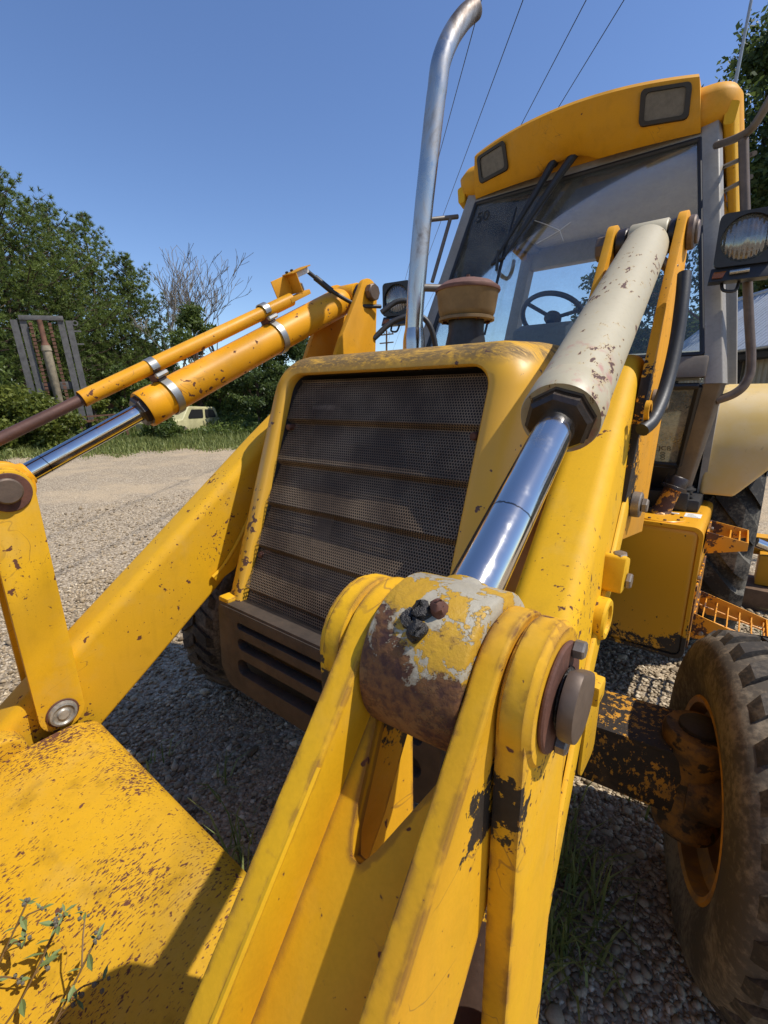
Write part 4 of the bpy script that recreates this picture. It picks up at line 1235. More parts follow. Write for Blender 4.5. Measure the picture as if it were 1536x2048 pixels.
part('aerial', tube([(0.597, 1.93, 2.84), (0.597, 1.92, 2.98), (0.600, 1.91, 3.02), (0.625, 1.90, 3.60)], [0.020, 0.016, 0.0085, 0.006], 8), M['steel'])

HOSE_R = [(0.722, 0.08, 1.82), (0.728, 0.055, 1.745), (0.732, 0.02, 1.64), (0.730, -0.04, 1.53), (0.722, -0.11, 1.46), (0.708, -0.15, 1.435)]
# ---- hoses by the tower
for pts in ([(-0.49, 0.36, 1.90), (-0.44, 0.42, 1.95), (-0.38, 0.47, 1.93), (-0.36, 0.50, 1.80), (-0.36, 0.52, 1.55)],
            [(-0.49, 0.30, 1.78), (-0.43, 0.38, 1.86), (-0.34, 0.46, 1.88), (-0.29, 0.50, 1.78), (-0.28, 0.52, 1.55)]):
    part('hydraulic_hose', tube(smooth_path(pts, 7), 0.0125, 10), M['rubber'], smooth=60)
part('hydraulic_hose', tube(smooth_path(HOSE_R, 7), 0.0165, 12), M['rubber'], smooth=60)
part('hose_eye', lathe([(0.016, -0.005), (0.024, -0.005), (0.024, 0.005), (0.016, 0.005)], (0.712, -0.13, 1.48), (1, 0, 0), 20), M['orange'])

# ---- near-side arm fittings
part('greasing_block', prism(round_poly([(-0.345, 1.085), (-0.275, 1.085), (-0.268, 1.150), (-0.325, 1.172)], 0.010, 4), 0.690, 0.738), M['yellow'], bevel=0.004)
part('block_bolt', disc_between((0.722, -0.308, 1.160), (0.722, -0.310, 1.172), 0.016, 6, 0.003), M['bolt'])
part('block_bolt', disc_between((0.738, -0.295, 1.105), (0.750, -0.295, 1.105), 0.019, 6, 0.003), M['bolt'])
part('lift_ram_boss', lathe([(0.0, 0.030), (0.030, 0.030), (0.032, 0.036), (0.043, 0.036), (0.047, 0.031), (0.047, -0.02)], (0.690, -0.375, 1.035), (1, 0, 0), 36), M['yellow'])
part('ram_guard', prism(round_poly([(-0.40, 0.94), (-0.27, 0.80), (-0.27, 0.62), (-0.40, 0.62)], 0.03, 4), 0.705, 0.712), M['yellow'], bevel=0.002)
part('ram_guard_lug', box(0.68, 0.735, -0.42, -0.36, 0.84, 0.89), M['yellow'], bevel=0.008)
for s in (1, -1):
    part('lift_ram', tube([(s * 0.62, -0.26, 0.94), (s * 0.56, 0.30, 0.72)], 0.045, 20), M['yellow'])

# ---- front axle and wheels
for s in (1, -1):
    pol = [(0.0, 0.50), (0.55, 0.515), (0.63, 0.520), (0.665, 0.555), (0.90, 0.575), (0.915, 0.50), (0.90, 0.372), (0.66, 0.355), (0.60, 0.340), (0.0, 0.36)]
    part('front_axle', prism([(s * x, z) for x, z in pol], -0.085, 0.085, 'y'), M['axle'], bevel=0.014)
    part('axle_top_plate', prism([(s * x, z) for x, z in ((0.45, 0.516), (0.63, 0.522), (0.665, 0.557), (0.875, 0.575), (0.875, 0.585), (0.66, 0.568), (0.625, 0.532), (0.45, 0.527))], -0.105, 0.105, 'y'), M['axle'], bevel=0.003)
    kp = part('kingpin_housing', join(lathe([(0.0, 0.315), (0.080, 0.315), (0.085, 0.335), (0.072, 0.365), (0.068, 0.50), (0.074, 0.55), (0.086, 0.58), (0.088, 0.615), (0.080, 0.628), (0.0, 0.63)], (s * 0.925, -0.02, 0), (0, 0, 1), 28),
                                      lathe([(0.0, -0.02), (0.085, -0.01), (0.085, 0.05), (0.07, 0.10), (0.06, 0.14)], (s * 0.93, -0.02, 0.45), (s, 0, 0), 24)), M['hub'], smooth=45)
    part('kingpin_cap', lathe([(0.052, 0.628), (0.052, 0.640), (0.042, 0.648), (0.0, 0.650)], (s * 0.925, -0.02, 0), (0, 0, 1), 20), M['chassis'], kp)
    part('track_rod', tube([(0, -0.15 + 0.3, 0.42), (s * 0.86, 0.15, 0.42)], 0.018, 10), M['chassis'])


def wheel(name, c, R, w, rim_r, s, lugs, lug_h, lug_len, mats, dish, steer=0, wrap_=1.0):
    c = Vector(c)
    W = empty(name, tuple(c), BH)
    W.rotation_euler = (0, 0, radians(steer)); c = Vector((0, 0, 0))
    ax = Vector((1, 0, 0))
    h = w / 2
    prof = [(rim_r, -h * 0.80), (rim_r + 0.02, -h * 0.90), (rim_r + (R - rim_r) * 0.45, -h * 1.02), (rim_r + (R - rim_r) * 0.75, -h * 0.98), (R * 0.955, -h * 0.86), (R * 0.985, -h * 0.68), (R, -h * 0.35), (R * 1.003, 0)]
    prof = prof + [(r, -x) for r, x in prof[-2::-1]]
    part('tyre', lathe(prof, c, ax, 72), mats[0], W, smooth=60)
    # tread bars: angled blocks that wrap over each shoulder
    V, F = [], []
    for side in (-1, 1):
        for k in range(lugs):
            a0 = 2 * pi * (k + (0.5 if side > 0 else 0)) / lugs
            nseg = 6
            base = len(V)
            for i in range(nseg + 1):
                t = i / nseg
                x = side * h * wrap_ * (0.02 + 0.98 * t) if t < 0.72 else side * h * wrap_ * (0.7256 + (t - 0.72) * 0.92)
                fall = 0 if t < 0.62 else ((t - 0.62) / 0.38) ** 1.5 * (R * 0.10)
                a = a0 + lug_len * t
                hw = (2 * pi / lugs) * (0.27 if t < 0.7 else 0.25)
                rt = R + lug_h - fall; rb = R - 0.03 - fall
                for rr, da in ((rb, -hw * 1.15), (rt, -hw), (rt, hw), (rb, hw * 1.15)):
                    V.append((c.x + x, c.y + rr * cos(a + da), c.z + rr * sin(a + da)))
            for i in range(nseg):
                for q in range(4):
                    F.append((base + i * 4 + q, base + i * 4 + (q + 1) % 4, base + (i + 1) * 4 + (q + 1) % 4, base + (i + 1) * 4 + q))
            F += [(base, base + 1, base + 2, base + 3), (base + nseg * 4 + 3, base + nseg * 4 + 2, base + nseg * 4 + 1, base + nseg * 4)]
    part('tread', (V, F), mats[1], W, smooth=25)
    # rim: barrel, flanges and the disc
    part('rim', lathe([(rim_r + 0.012, -h * 0.86), (rim_r + 0.006, -h * 0.90), (rim_r - 0.008, -h * 0.86), (rim_r - 0.014, -h * 0.55), (rim_r - 0.05, -h * 0.40), (rim_r - 0.055, h * 0.2), (rim_r - 0.09, s * dish), (0.06, s * dish)], c, ax, 48), mats[2], W, smooth=50)
    part('rim_outer', lathe([(rim_r + 0.012, h * 0.86), (rim_r + 0.006, h * 0.90), (rim_r - 0.008, h * 0.86), (rim_r - 0.014, h * 0.55), (rim_r - 0.055, h * 0.35), (rim_r - 0.09, s * dish + 0.002)], c, ax, 48), mats[2], W, smooth=50)
    part('hub', lathe([(0.0, s * (dish + 0.06)), (0.07, s * (dish + 0.055)), (0.09, s * dish)], c, ax, 24), mats[2], W)
    for k in range(8):
        a = 2 * pi * k / 8
        p = c + Vector((0, cos(a) * 0.115, sin(a) * 0.115))
        part('wheel_nut', disc_between(p + ax * (s * dish), p + ax * (s * (dish + 0.022)), 0.013, 6), M['bolt'], W)
    return W


for s in (1, -1):
    wheel('front_wheel', (s * 1.045, -0.02, 0.452), 0.438, 0.250, 0.245, s, 30, 0.014, 0.16, (M['tyre'], M['tread'], M['rim']), 0.06, 14, 0.86)
    wheel('rear_wheel', (s * 0.825, 2.25, 0.730), 0.690, 0.41, 0.36, s, 20, 0.040, 0.34, (M['rear_tyre'], M['rear_tyre'], M['rim']), 0.05)

# ---- near-side hydraulic tank with filler, labels and steps
tank = part('hydraulic_tank', box(0.47, 0.826, 0.866, 1.60, 0.375, 0.982), M['tank'], bevel=0.035, seg=4)
rim_ = [(x, z) for x, z in round_poly([(0.466, 0.371), (0.830, 0.371), (0.830, 0.986), (0.466, 0.986)], 0.04, 5)]
rin_ = [(x, z) for x, z in round_poly([(0.482, 0.387), (0.814, 0.387), (0.814, 0.970), (0.482, 0.970)], 0.032, 5)]
part('tank_seam', plate_holes(rim_, [rin_], 0.862, 0.884, lambda u, v, w: (u, w, v)), M['tank'], tank)
part('filler_plate', disc_between((0.655, 0.985, 0.980), (0.655, 0.985, 0.9885), 0.096, 40, 0.002), M['tank'], tank)
for k in range(8):
    a = 2 * pi * k / 8 + 0.3
    part('plate_bolt', disc_between((0.655 + 0.080 * cos(a), 0.985 + 0.080 * sin(a), 0.988), (0.655 + 0.080 * cos(a), 0.985 + 0.080 * sin(a), 0.994), 0.007, 6, 0.001), M['rust'], tank)
fn = Vector((0.045, 0.03, 0.16)).normalized()
part('filler_neck', lathe([(0.066, -0.01), (0.050, 0.006), (0.039, 0.02), (0.036, 0.135)], (0.640, 1.085, 0.984), fn, 28), M['step'], tank)
part('filler_cap', lathe([(0.0, 0.188), (0.040, 0.185), (0.046, 0.178), (0.048, 0.140), (0.056, 0.136), (0.057, 0.122), (0.04, 0.122)], (0.640, 1.085, 0.984), fn, 28), M['gland'], tank)
part('tank_label', box(0.735, 0.800, 1.075, 1.165, 0.9825, 0.9835), M['white_label'], tank)
for k in range(3):
    part('label_line', box(0.745, 0.790 - 0.01 * k, 1.088 + 0.022 * k, 1.092 + 0.022 * k, 0.9836, 0.9840), M['ink'], tank)
part('tank_label', box(0.655, 0.712, 1.110, 1.135, 0.9825, 0.9835), M['white_label'], tank)
part('label_line', box(0.662, 0.705, 1.120, 1.125, 0.9836, 0.9840), M['ink'], tank)
part('tank_drain', disc_between((0.826, 1.02, 0.72), (0.842, 1.02, 0.72), 0.012, 8), M['bolt'], tank)


def step_frame(name, x0, x1, y0, y1, zt0, zt1, zb0, zb1):
    """two tapered side plates and a front lip"""
    S = empty(name, (0, 0, 0), BH)
    def side(y):
        return prism([(x0, zb0), (x1, zb1), (x1, zt1), (x0, zt0)], y, y + 0.006, 'y')
    part('step_side', side(y0), M['step'], S, bevel=0.0015)
    part('step_side', side(y1), M['step'], S, bevel=0.0015)
    part('step_lip', box(x1 - 0.006, x1, y0 + 0.006, y1, zb1, zt1), M['step'], S, bevel=0.0015)
    part('step_back', box(x0, x0 + 0.006, y0 + 0.006, y1, zb0, zt0), M['step'], S)
    return S


us = step_frame('upper_step', 0.832, 0.985, 1.06, 1.32, 0.930, 0.905, 0.825, 0.868)
for k in range(2):
    part('step_bar', box(0.915 + 0.035 * k, 0.921 + 0.035 * k, 1.068, 1.318, 0.872, 0.896), M['step'], us, bevel=0.001)
part('step_bolt', disc_between((0.838, 1.27, 0.90), (0.85, 1.27, 0.90), 0.010, 6), M['bolt'], us)
ls = step_frame('lower_step', 0.836, 1.125, 1.06, 1.40, 0.530, 0.450, 0.405, 0.405)
for k in range(6):
    x = 0.868 + 0.048 * k
    # serrated tread bars
    tz = 0.515 - 0.075 * (x - 0.836) / 0.29
    pts = []
    n_ = 5
    ybar = [1.066 + (1.398 - 1.066) * i / 10 for i in range(11)]
    zz = [tz + (0.0 if i % 2 else -0.014) for i in range(11)]
    pl = [(y, z) for y, z in zip(ybar, zz)] + [(y, z - 0.018) for y, z in zip(ybar[::-1], zz[::-1])]
    part('step_bar', prism(pl, x, x + 0.005), M['step'], ls)
for yy in (1.15, 1.31):
    part('step_cross_rod', tube([(0.838, yy, 0.487), (1.12, yy, 0.425)], 0.005, 8), M['step'], ls)
for (x, z) in ((0.875, 0.44), (1.085, 0.427)):
    part('step_bolt', disc_between((x, 1.060, z), (x, 1.050, z), 0.011, 8), M['bolt'], ls)
part('tank_guard_rail', box(0.828, 0.836, 0.95, 1.50, 0.40, 0.70), M['step'], bevel=0.002)

# ---- near-side rear fender and stabiliser
for s in (1, -1):
    outer = smooth_path([(0, 1.435, 1.035), (0, 1.450, 1.15), (0, 1.490, 1.32), (0, 1.575, 1.475), (0, 1.72, 1.555), (0, 2.0, 1.60), (0, 2.4, 1.59), (0, 2.75, 1.50)], 5)
    inner = [(2.25 + 0.79 * cos(a), 0.73 + 0.79 * sin(a)) for a in [radians(52 + (156 - 52) * i / 14) for i in range(15)]]
    fg = prism([(p.y, p.z) for p in outer] + inner, s * 0.760, s * 1.085)
    fg = ([(s * min(1.085, 0.90 + max(0.0, v[2] - 1.035) * 0.80) if abs(v[0]) > 1 and v[1] < 2.0 else v[0], v[1], v[2]) for v in fg[0]], fg[1])
    part('rear_fender', fg, M['fender'], bevel=0.03, seg=4, smooth=50)
stab = empty('stabiliser', (0, 0, 0), BH)
part('stabiliser_leg', box(1.12, 1.30, 2.83, 3.05, 0.17, 0.40), M['orange'], stab, bevel=0.012)
part('stabiliser_ram', tube([(1.08, 2.80, 0.50), (1.32, 2.90, 0.40)], 0.035, 16), M['chrome'], stab)
part('stabiliser_beam', box(0.4, 1.35, 2.98, 3.12, 0.36, 0.50), M['orange'], stab, bevel=0.01)
timb = mk('timber_block', box(1.06, 1.42, 2.72, 3.10, 0.004, 0.165), M['wood_brown'], bevel=0.012, label='brown timber block lying under the rear stabiliser foot', cat='timber')

# ================================================================== background: shed, wires, pole
def along(px0, d0, px1, d1, z):
    return ground_at(px0, d0, z), ground_at(px1, d1, z)


def shed_mat(name, col, rough):
    return plain(name, col, rough, 0.3, 0.25, 0.8, 0.05)


M['roof_sheet'] = shed_mat('pale_roof_sheet', (0.42, 0.45, 0.49), 0.45)
M['wall_sheet'] = shed_mat('tan_wall_sheet', (0.36, 0.31, 0.22), 0.6)
shed = empty('metal_shed', ground_at(1500, 17.5), label='long metal shed with pale ribbed roof and tan ribbed wall behind the cab', cat='shed')
e0, e1 = along(1460, 16.7, 1536, 15.6, 2.9)
r0, r1 = along(1460, 21.2, 1536, 19.7, 5.0)
du = (e1 - e0).normalized()
e0 = e0 - du * 4.2; up_ = ((r0 + r1) / 2 - (e0 + du * ((r0 + r1) / 2 - e0).dot(du)))
off = -shed.location


def ribbed(o, u, v, w, n_rib, nrm, h=0.035):
    """sheet panel from o: width w along u, length vector v, raised ribs"""
    xs = []
    for k in range(n_rib):
        b = w * k / n_rib; q = w / n_rib
        xs += [(b, 0), (b + q * 0.62, 0), (b + q * 0.70, h), (b + q * 0.88, h), (b + q * 0.96, 0)]
    xs.append((w, 0))
    A_ = [o + u * x + nrm * hh for x, hh in xs]
    B_ = [p + v for p in A_]
    T = [p - nrm * 0.004 for p in A_]; U = [p - nrm * 0.004 for p in B_]
    return loft([A_, B_], False, False, False)


rn = du.cross(up_).normalized()
if rn.z < 0: rn = -rn
for k in range(14):
    mk('roof_panel', ribbed(e0 + du * (0.98 * k) + off, du, up_ * 1.0, 0.97, 5, rn), M['roof_sheet'], shed, smooth=0)
    vdown = Vector((0, 0, -2.75))
    wn_ = Vector((du.y, -du.x, 0))
    if wn_.dot(CAM_POS - e0) < 0: wn_ = -wn_
    mk('wall_panel', ribbed(e0 + du * (0.98 * k) - wn_ * 0.55 + Vector((0, 0, -0.12)) + off, du, vdown, 0.97, 5, wn_), M['wall_sheet'], shed, smooth=0)
mk('ridge_cap', tube([e0 + up_ + off + Vector((0, 0, 0.02)), e0 + up_ + du * 13.8 + off + Vector((0, 0, 0.02))], 0.09, 8), M['roof_sheet'], shed)
mk('eave_beam', tube([e0 + off + Vector((0, 0, -0.16)) - wn_ * 0.2, e0 + du * 13.8 + off + Vector((0, 0, -0.16)) - wn_ * 0.2], 0.13, 6), M['engine'], shed)
mk('gutter', tube([e0 + off + Vector((0, 0, -0.02)) + wn_ * 0.05, e0 + du * 13.8 + off + Vector((0, 0, -0.02)) + wn_ * 0.05], 0.04, 6), M['steel'], shed)
for k in range(5):
    b = e0 + du * (0.6 + 3.1 * k) - wn_ * 0.42 + off
    mk('shed_post', box(b.x - 0.08, b.x + 0.08, b.y - 0.08, b.y + 0.08, -0.02, 2.72), M['engine'], shed)

wd = ground_at(733, 1.0) - Vector((CAM_POS.x, CAM_POS.y, 0)); wd.z = -0.037
wr = Vector((wd.y, -wd.x, 0)).normalized()
HW_ = 9.0
names_ = ['leftmost overhead wire, nearest the exhaust stack', 'second overhead wire counted from the exhaust stack', 'third overhead wire counted from the exhaust stack', 'rightmost overhead wire, crossing behind the cab roof']
for k, ratio in enumerate((0.281, 0.38, 0.53, 0.62)):
    pts = []
    for i in range(40):
        t = -25 + 175 * i / 39
        sag = 0.5 * ((t - 62) / 88) ** 2 - 0.5
        pts.append(CAM_POS + wd * t + wr * (ratio * HW_) + Vector((0, 0, HW_ + sag * 0.6)))
    mk('overhead_wire', tube(pts, 0.0105, 5, False), M['rubber'], label=names_[k], cat='wire', group='overhead wires in the sky', smooth=60)
pp = ground_at(773, 62)
pole = empty('utility_pole', pp, label='distant utility pole with cross arms seen between hoses and exhaust', cat='pole')
mk('pole_shaft', tube([(0, 0, 0), (0, 0, 10.4)], [0.16, 0.11], 8), M['wood_brown'], pole)
for z in (9.9, 8.9):
    mk('cross_arm', box(-1.1, 1.1, -0.06, 0.06, z - 0.07, z + 0.07), M['wood_brown'], pole)
for x in (-0.95, -0.4, 0.4, 0.95):
    mk('insulator', tube([(x, 0, 9.97), (x, 0, 10.2)], 0.06, 6), M['mast'], pole)

# ================================================================== vegetation
M['pine'] = foliage('pine_needles', (0.045, 0.075, 0.016), (0.205, 0.260, 0.058), 0.35)
M['leaf'] = foliage('broad_leaves', (0.040, 0.068, 0.015), (0.17, 0.22, 0.045), 0.4)
M['vine'] = foliage('yellow_green_vine', (0.055, 0.085, 0.014), (0.24, 0.26, 0.045), 0.4)
M['darkleaf'] = foliage('dark_leaves', (0.026, 0.048, 0.014), (0.12, 0.165, 0.04), 0.4)
M['grass'] = foliage('grass_blades', (0.07, 0.11, 0.02), (0.30, 0.32, 0.10), 0.35)
M['bark'] = plain('pine_bark', (0.13, 0.085, 0.06), 0.9, 0, 0.5, 3, 0.5)
M['deadwood'] = plain('bare_grey_wood', (0.17, 0.145, 0.11), 0.9, 0, 0.4, 3, 0.3)


def rand_dirs(n):
    d = RNG.normal(size=(n, 3)); return d / np.linalg.norm(d, axis=1, keepdims=True)


def leaf_quads(C_, size, tone, up_bias=0.3, aspect=0.5):
    """one diamond leaf per centre"""
    n = len(C_)
    a = rand_dirs(n); a[:, 2] -= 0.25; a /= np.linalg.norm(a, axis=1, keepdims=True)
    b = np.cross(a, rand_dirs(n)); b /= np.linalg.norm(b, axis=1, keepdims=True) + 1e-9
    s = (size * (0.6 + 0.8 * RNG.random(n)))[:, None]
    V = np.stack([C_ - a * s * 0.5, C_ + b * s * aspect * 0.5, C_ + a * s * 0.5, C_ - b * s * aspect * 0.5], 1).reshape(-1, 3)
    F = np.arange(4 * n).reshape(n, 4)
    return V, F, np.repeat(tone, 4)


def needle_tufts(C_, D_, length, width, k, tone):
    n = len(C_)
    c = np.repeat(C_, k, 0); d = np.repeat(D_, k, 0) * 0.75 + rand_dirs(n * k)
    d /= np.linalg.norm(d, axis=1, keepdims=True)
    L = (length * (0.6 + 0.6 * RNG.random(n * k)))[:, None]
    w = np.cross(d, rand_dirs(n * k)); w /= np.linalg.norm(w, axis=1, keepdims=True) + 1e-9
    V = np.stack([c - w * width, c + w * width, c + d * L], 1).reshape(-1, 3)
    tn = np.repeat(np.repeat(tone, k) + RNG.normal(0, 0.12, n * k), 3)
    return V, np.arange(3 * n * k).reshape(-1, 3), np.clip(tn, 0, 1)


def pine_tree(base, H, R, start, label, seed, group='pine trees behind the yard', nb=120):
    rnd = random.Random(seed)
    t = empty('pine_tree', base, label=label, cat='pine tree', group=group)
    trunk = [(0, 0, -0.1)] + [(0.12 * sin(i * 1.3 + seed), 0.10 * cos(i * 1.7 + seed), H * (i + 1) / 7) for i in range(7)]
    mk('trunk', tube(trunk, [0.03 * H * (1 - 0.92 * i / 7) * 0.62 for i in range(8)], 8), M['bark'], t, smooth=60)
    Cs, Ds, Ts, br = [], [], [], []
    for i in range(nb):
        f = start + (1 - start) * (i + rnd.random()) / nb
        z = H * f
        L = R * (0.45 + 0.75 * rnd.random()) * (min(1.0, (1.02 - f) * 1.9) ** 0.75) * (0.75 + 0.35 * min(1, (f - start) * 5))
        a = i * 2.4 + rnd.random() * 1.1
        rise = 0.15 + 0.5 * (f - start) + rnd.uniform(-0.15, 0.15)
        p0 = Vector((0, 0, z)); d = Vector((cos(a), sin(a), rise)).normalized()
        p1 = p0 + d * L * 0.6 + Vector((0, 0, -0.03 * L)); p2 = p0 + d * L + Vector((0, 0, 0.10 * L))
        bt = rnd.gauss(0, 0.17)
        br.append(tube([p0, p1, p2], [0.045 * (1.1 - f) + 0.012, 0.02, 0.008], 4))
        nt = max(4, int(L * 8.5))
        for q in range(nt):
            tt = 0.30 + 0.70 * (q + rnd.random()) / nt
            p = p0.lerp(p1, tt / 0.6) if tt < 0.6 else p1.lerp(p2, (tt - 0.6) / 0.4)
            o = Vector((rnd.gauss(0, 1), rnd.gauss(0, 1), rnd.gauss(0, 0.5))) * 0.20 * L * (1.05 - 0.6 * tt)
            pp_ = p + o
            Cs.append(tuple(pp_)); Ds.append(tuple((d + Vector((0, 0, 0.5)) + o * 0.4).normalized()))
            Ts.append(min(1, max(0, 0.40 + bt + 0.30 * (tt - 0.5) + rnd.gauss(0, 0.14))))
    mk('branches', join(*br), M['bark'], t, smooth=60)
    V, F, tn = needle_tufts(np.array(Cs), np.array(Ds), 0.20, 0.016, 26, np.array(Ts))
    fast_mesh('crown', V, F, M['pine'], t, tn)
    return t


def blob_leaves(blobs, n, size, shell=0.55):
    """leaf centres through a set of ellipsoid clumps (x, y, z, rx, ry, rz); light and dark clumps"""
    vol = np.array([b[3] * b[4] * b[5] for b in blobs]) ** 0.75; vol /= vol.sum()
    Cs, Ts = [], []
    for b, w in zip(blobs, vol):
        k = int(n * w) + 4
        d = rand_dirs(k); r = (shell + (1 - shell) * RNG.random(k)) * (0.72 + 0.28 * np.sin(d[:, 0] * 7 + b[0] * 3) * np.cos(d[:, 2] * 6 + b[2] * 5))
        # sub-clumping
        Cs.append(np.array(b[:3]) + d * r[:, None] * np.array(b[3:6]))
        Ts.append(np.clip(RNG.normal(0.38 + RNG.normal(0, 0.13), 0.18, k), 0, 1))
    return np.concatenate(Cs), np.concatenate(Ts)


def broad_tree(name, base, H, R, label, cat, seed, mat='leaf', n=9000, size=0.17, trunk_r=0.16, start=0.25, group=None, nbl=26):
    rnd = random.Random(seed)
    t = empty(name, base, label=label, cat=cat, group=group)
    gs_ = [tube([(0, 0, -0.1), (0.05 * H * 0.3, 0, H * 0.35), (0, 0.02 * H, H * 0.75)], [trunk_r, trunk_r * 0.7, trunk_r * 0.25], 7)]
    blobs = []
    for i in range(nbl):
        f = start + (1 - start) * rnd.random() ** 0.8
        prof = sin(min(1.0, (f - start) / (1 - start) * 0.85 + 0.18) * pi) ** 0.6
        a = rnd.random() * 2 * pi; r = R * prof * sqrt(rnd.random()) * 0.85
        c = Vector((cos(a) * r, sin(a) * r, H * f * 0.94))
        s_ = R * rnd.uniform(0.22, 0.40)
        blobs.append((c.x, c.y, c.z, s_ * 1.15, s_ * 1.15, s_ * 0.8))
        gs_.append(tube([(0, 0, H * f * 0.55), tuple(c * 0.6 + Vector((0, 0, H * f * 0.3))), tuple(c)], [trunk_r * 0.3, trunk_r * 0.2, 0.012], 4))
    mk('trunk', join(*gs_), M['bark'], t, smooth=60)
    Cs, Ts = blob_leaves(blobs, n, size)
    Cs[:, 2] = np.maximum(Cs[:, 2], 0.02)
    V, F, tn = leaf_quads(Cs, size, Ts, aspect=0.55)
    fast_mesh('crown', V, F, M[mat], t, tn)
    return t


def bare_tree(base, H, label, seed, spread=0.55):
    rnd = random.Random(seed); gs_ = []
    t = empty('bare_tree', base, label=label, cat='bare tree', group='leafless trees beyond the yard')
    def grow(p, d, L, r, depth):
        n_ = 4; pts = [p]; q = p
        for i in range(n_):
            d = (d + Vector((rnd.gauss(0, 0.09), rnd.gauss(0, 0.09), 0.05))).normalized(); q = q + d * (L / n_); pts.append(q)
        gs_.append(tube(pts, [max(0.0105, r * (1 - 0.5 * i / n_)) for i in range(n_ + 1)], 5 if depth < 2 else 3))
        if depth >= 6: return
        for k in range(rnd.randint(2, 3) + (1 if depth < 2 else 0)):
            ax = Vector((rnd.gauss(0, 1), rnd.gauss(0, 1), rnd.gauss(0, 0.4))).normalized()
            nd = (d + ax * spread * (0.7 + 0.5 * rnd.random())).normalized()
            grow(pts[rnd.randint(2, n_)], nd, L * rnd.uniform(0.62, 0.80), r * 0.55, depth + 1)
    grow(Vector((0, 0, -0.1)), Vector((0, 0, 1)), H * 0.36, 0.013 * H, 0)
    V, F = join(*gs_)
    zs = max(v[2] for v in V); k = H / zs
    V = [(v[0] * k, v[1] * k, v[2] * k) for v in V]
    mk('trunk', (V, F), M['deadwood'], t, smooth=60, recalc=False)
    return t


pine_tree(ground_at(-60, 25), 11.6, 3.4, 0.10, 'tall dense pine cut by the left edge of the picture', 3, nb=150)
pine_tree(ground_at(55, 27), 10.9, 3.6, 0.10, 'tallest dense pine behind the rusty mast', 5, nb=165)
pine_tree(ground_at(150, 29), 10.4, 3.3, 0.12, 'dense pine just right of the tallest pine', 8, nb=140)
pine_tree(ground_at(218, 31), 11.0, 2.6, 0.15, 'slender open pine at the right end of the tall pines', 12, nb=120)
pine_tree(ground_at(282, 31), 9.2, 3.0, 0.08, 'lower rounded pine beside the leafless trees', 15, nb=140)
pine_tree(ground_at(110, 34), 9.2, 3.6, 0.10, 'pine half hidden behind the tallest pine', 18, nb=110)
bare_tree(ground_at(352, 27), 9.3, 'leafless grey tree standing next to the pines', 21, 0.50)
bare_tree(ground_at(462, 29), 9.3, 'spreading leafless tree above the yellow hydraulic cylinder', 29, 0.62)
broad_tree('leafy_tree', ground_at(400, 23), 5.7, 1.7, 'small bright green leafy tree in front of the leafless trees', 'tree', 31, 'leaf', 8000, 0.15, 0.10)
broad_tree('shrub', ground_at(515, 20.5), 3.7, 1.9, 'dark dense bush beside the bonnet behind the old car', 'shrub', 33, 'darkleaf', 11000, 0.14, 0.06, 0.05, 'shrubs along the yard edge')
broad_tree('shrub', ground_at(600, 21.5), 4.6, 2.0, 'dark bush showing beneath the raised hydraulic cylinder', 'shrub', 35, 'darkleaf', 11000, 0.15, 0.06, 0.05, 'shrubs along the yard edge')
broad_tree('shrub', ground_at(440, 22.5), 3.6, 1.8, 'feathery green bush behind the old cream car', 'shrub', 37, 'leaf', 9000, 0.14, 0.06, 0.05, 'shrubs along the yard edge')
broad_tree('shrub', ground_at(250, 21.0), 2.9, 1.5, 'green bush right of the rusty mast', 'shrub', 39, 'leaf', 8000, 0.13, 0.05, 0.03, 'shrubs along the yard edge')
broad_tree('shrub', ground_at(20, 17.8), 1.9, 1.6, 'yellow green vine thicket left of the rusty mast', 'shrub', 41, 'vine', 9000, 0.13, 0.04, 0.02, 'shrubs along the yard edge')
broad_tree('shrub', ground_at(95, 17.6), 1.5, 1.1, 'yellow green vines growing over the foot of the rusty mast', 'shrub', 43, 'vine', 6500, 0.12, 0.04, 0.02, 'shrubs along the yard edge')
broad_tree('shrub', ground_at(185, 19.5), 2.0, 0.9, 'yellow green vines right of the rusty mast, under the brown rod', 'shrub', 45, 'vine', 4500, 0.12, 0.04, 0.02, 'shrubs along the yard edge')
broad_tree('shrub', ground_at(340, 22.5), 2.6, 1.6, 'twiggy green bush behind the lower end of the yellow cylinder', 'shrub', 47, 'leaf', 8000, 0.13, 0.05, 0.03, 'shrubs along the yard edge')
broad_tree('shrub', ground_at(-70, 19.0), 3.4, 1.8, 'shaggy green bush at the left edge under the pines', 'shrub', 49, 'leaf', 8000, 0.15, 0.05, 0.03, 'shrubs along the yard edge')
broad_tree('shrub', ground_at(318, 18.6), 1.1, 0.9, 'low scrub hiding the tail of the old cream car', 'shrub', 61, 'leaf', 3500, 0.10, 0.03, 0.02, 'shrubs along the yard edge')
broad_tree('broadleaf_tree', ground_at(1450, 28), 17.0, 6.0, 'tall dark broadleaf tree above the metal shed', 'tree', 51, 'darkleaf', 26000, 0.24, 0.3, 0.18, nbl=60)
broad_tree('broadleaf_tree', ground_at(1640, 25), 17.0, 5.0, 'dark broadleaf tree cut by the right edge of the picture', 'tree', 53, 'darkleaf', 20000, 0.25, 0.3, 0.15, nbl=50)
broad_tree('broadleaf_tree', ground_at(1210, 30), 10.0, 3.3, 'broadleaf tree seen through the cab windows', 'tree', 55, 'darkleaf', 12000, 0.22, 0.25, 0.15, nbl=36)

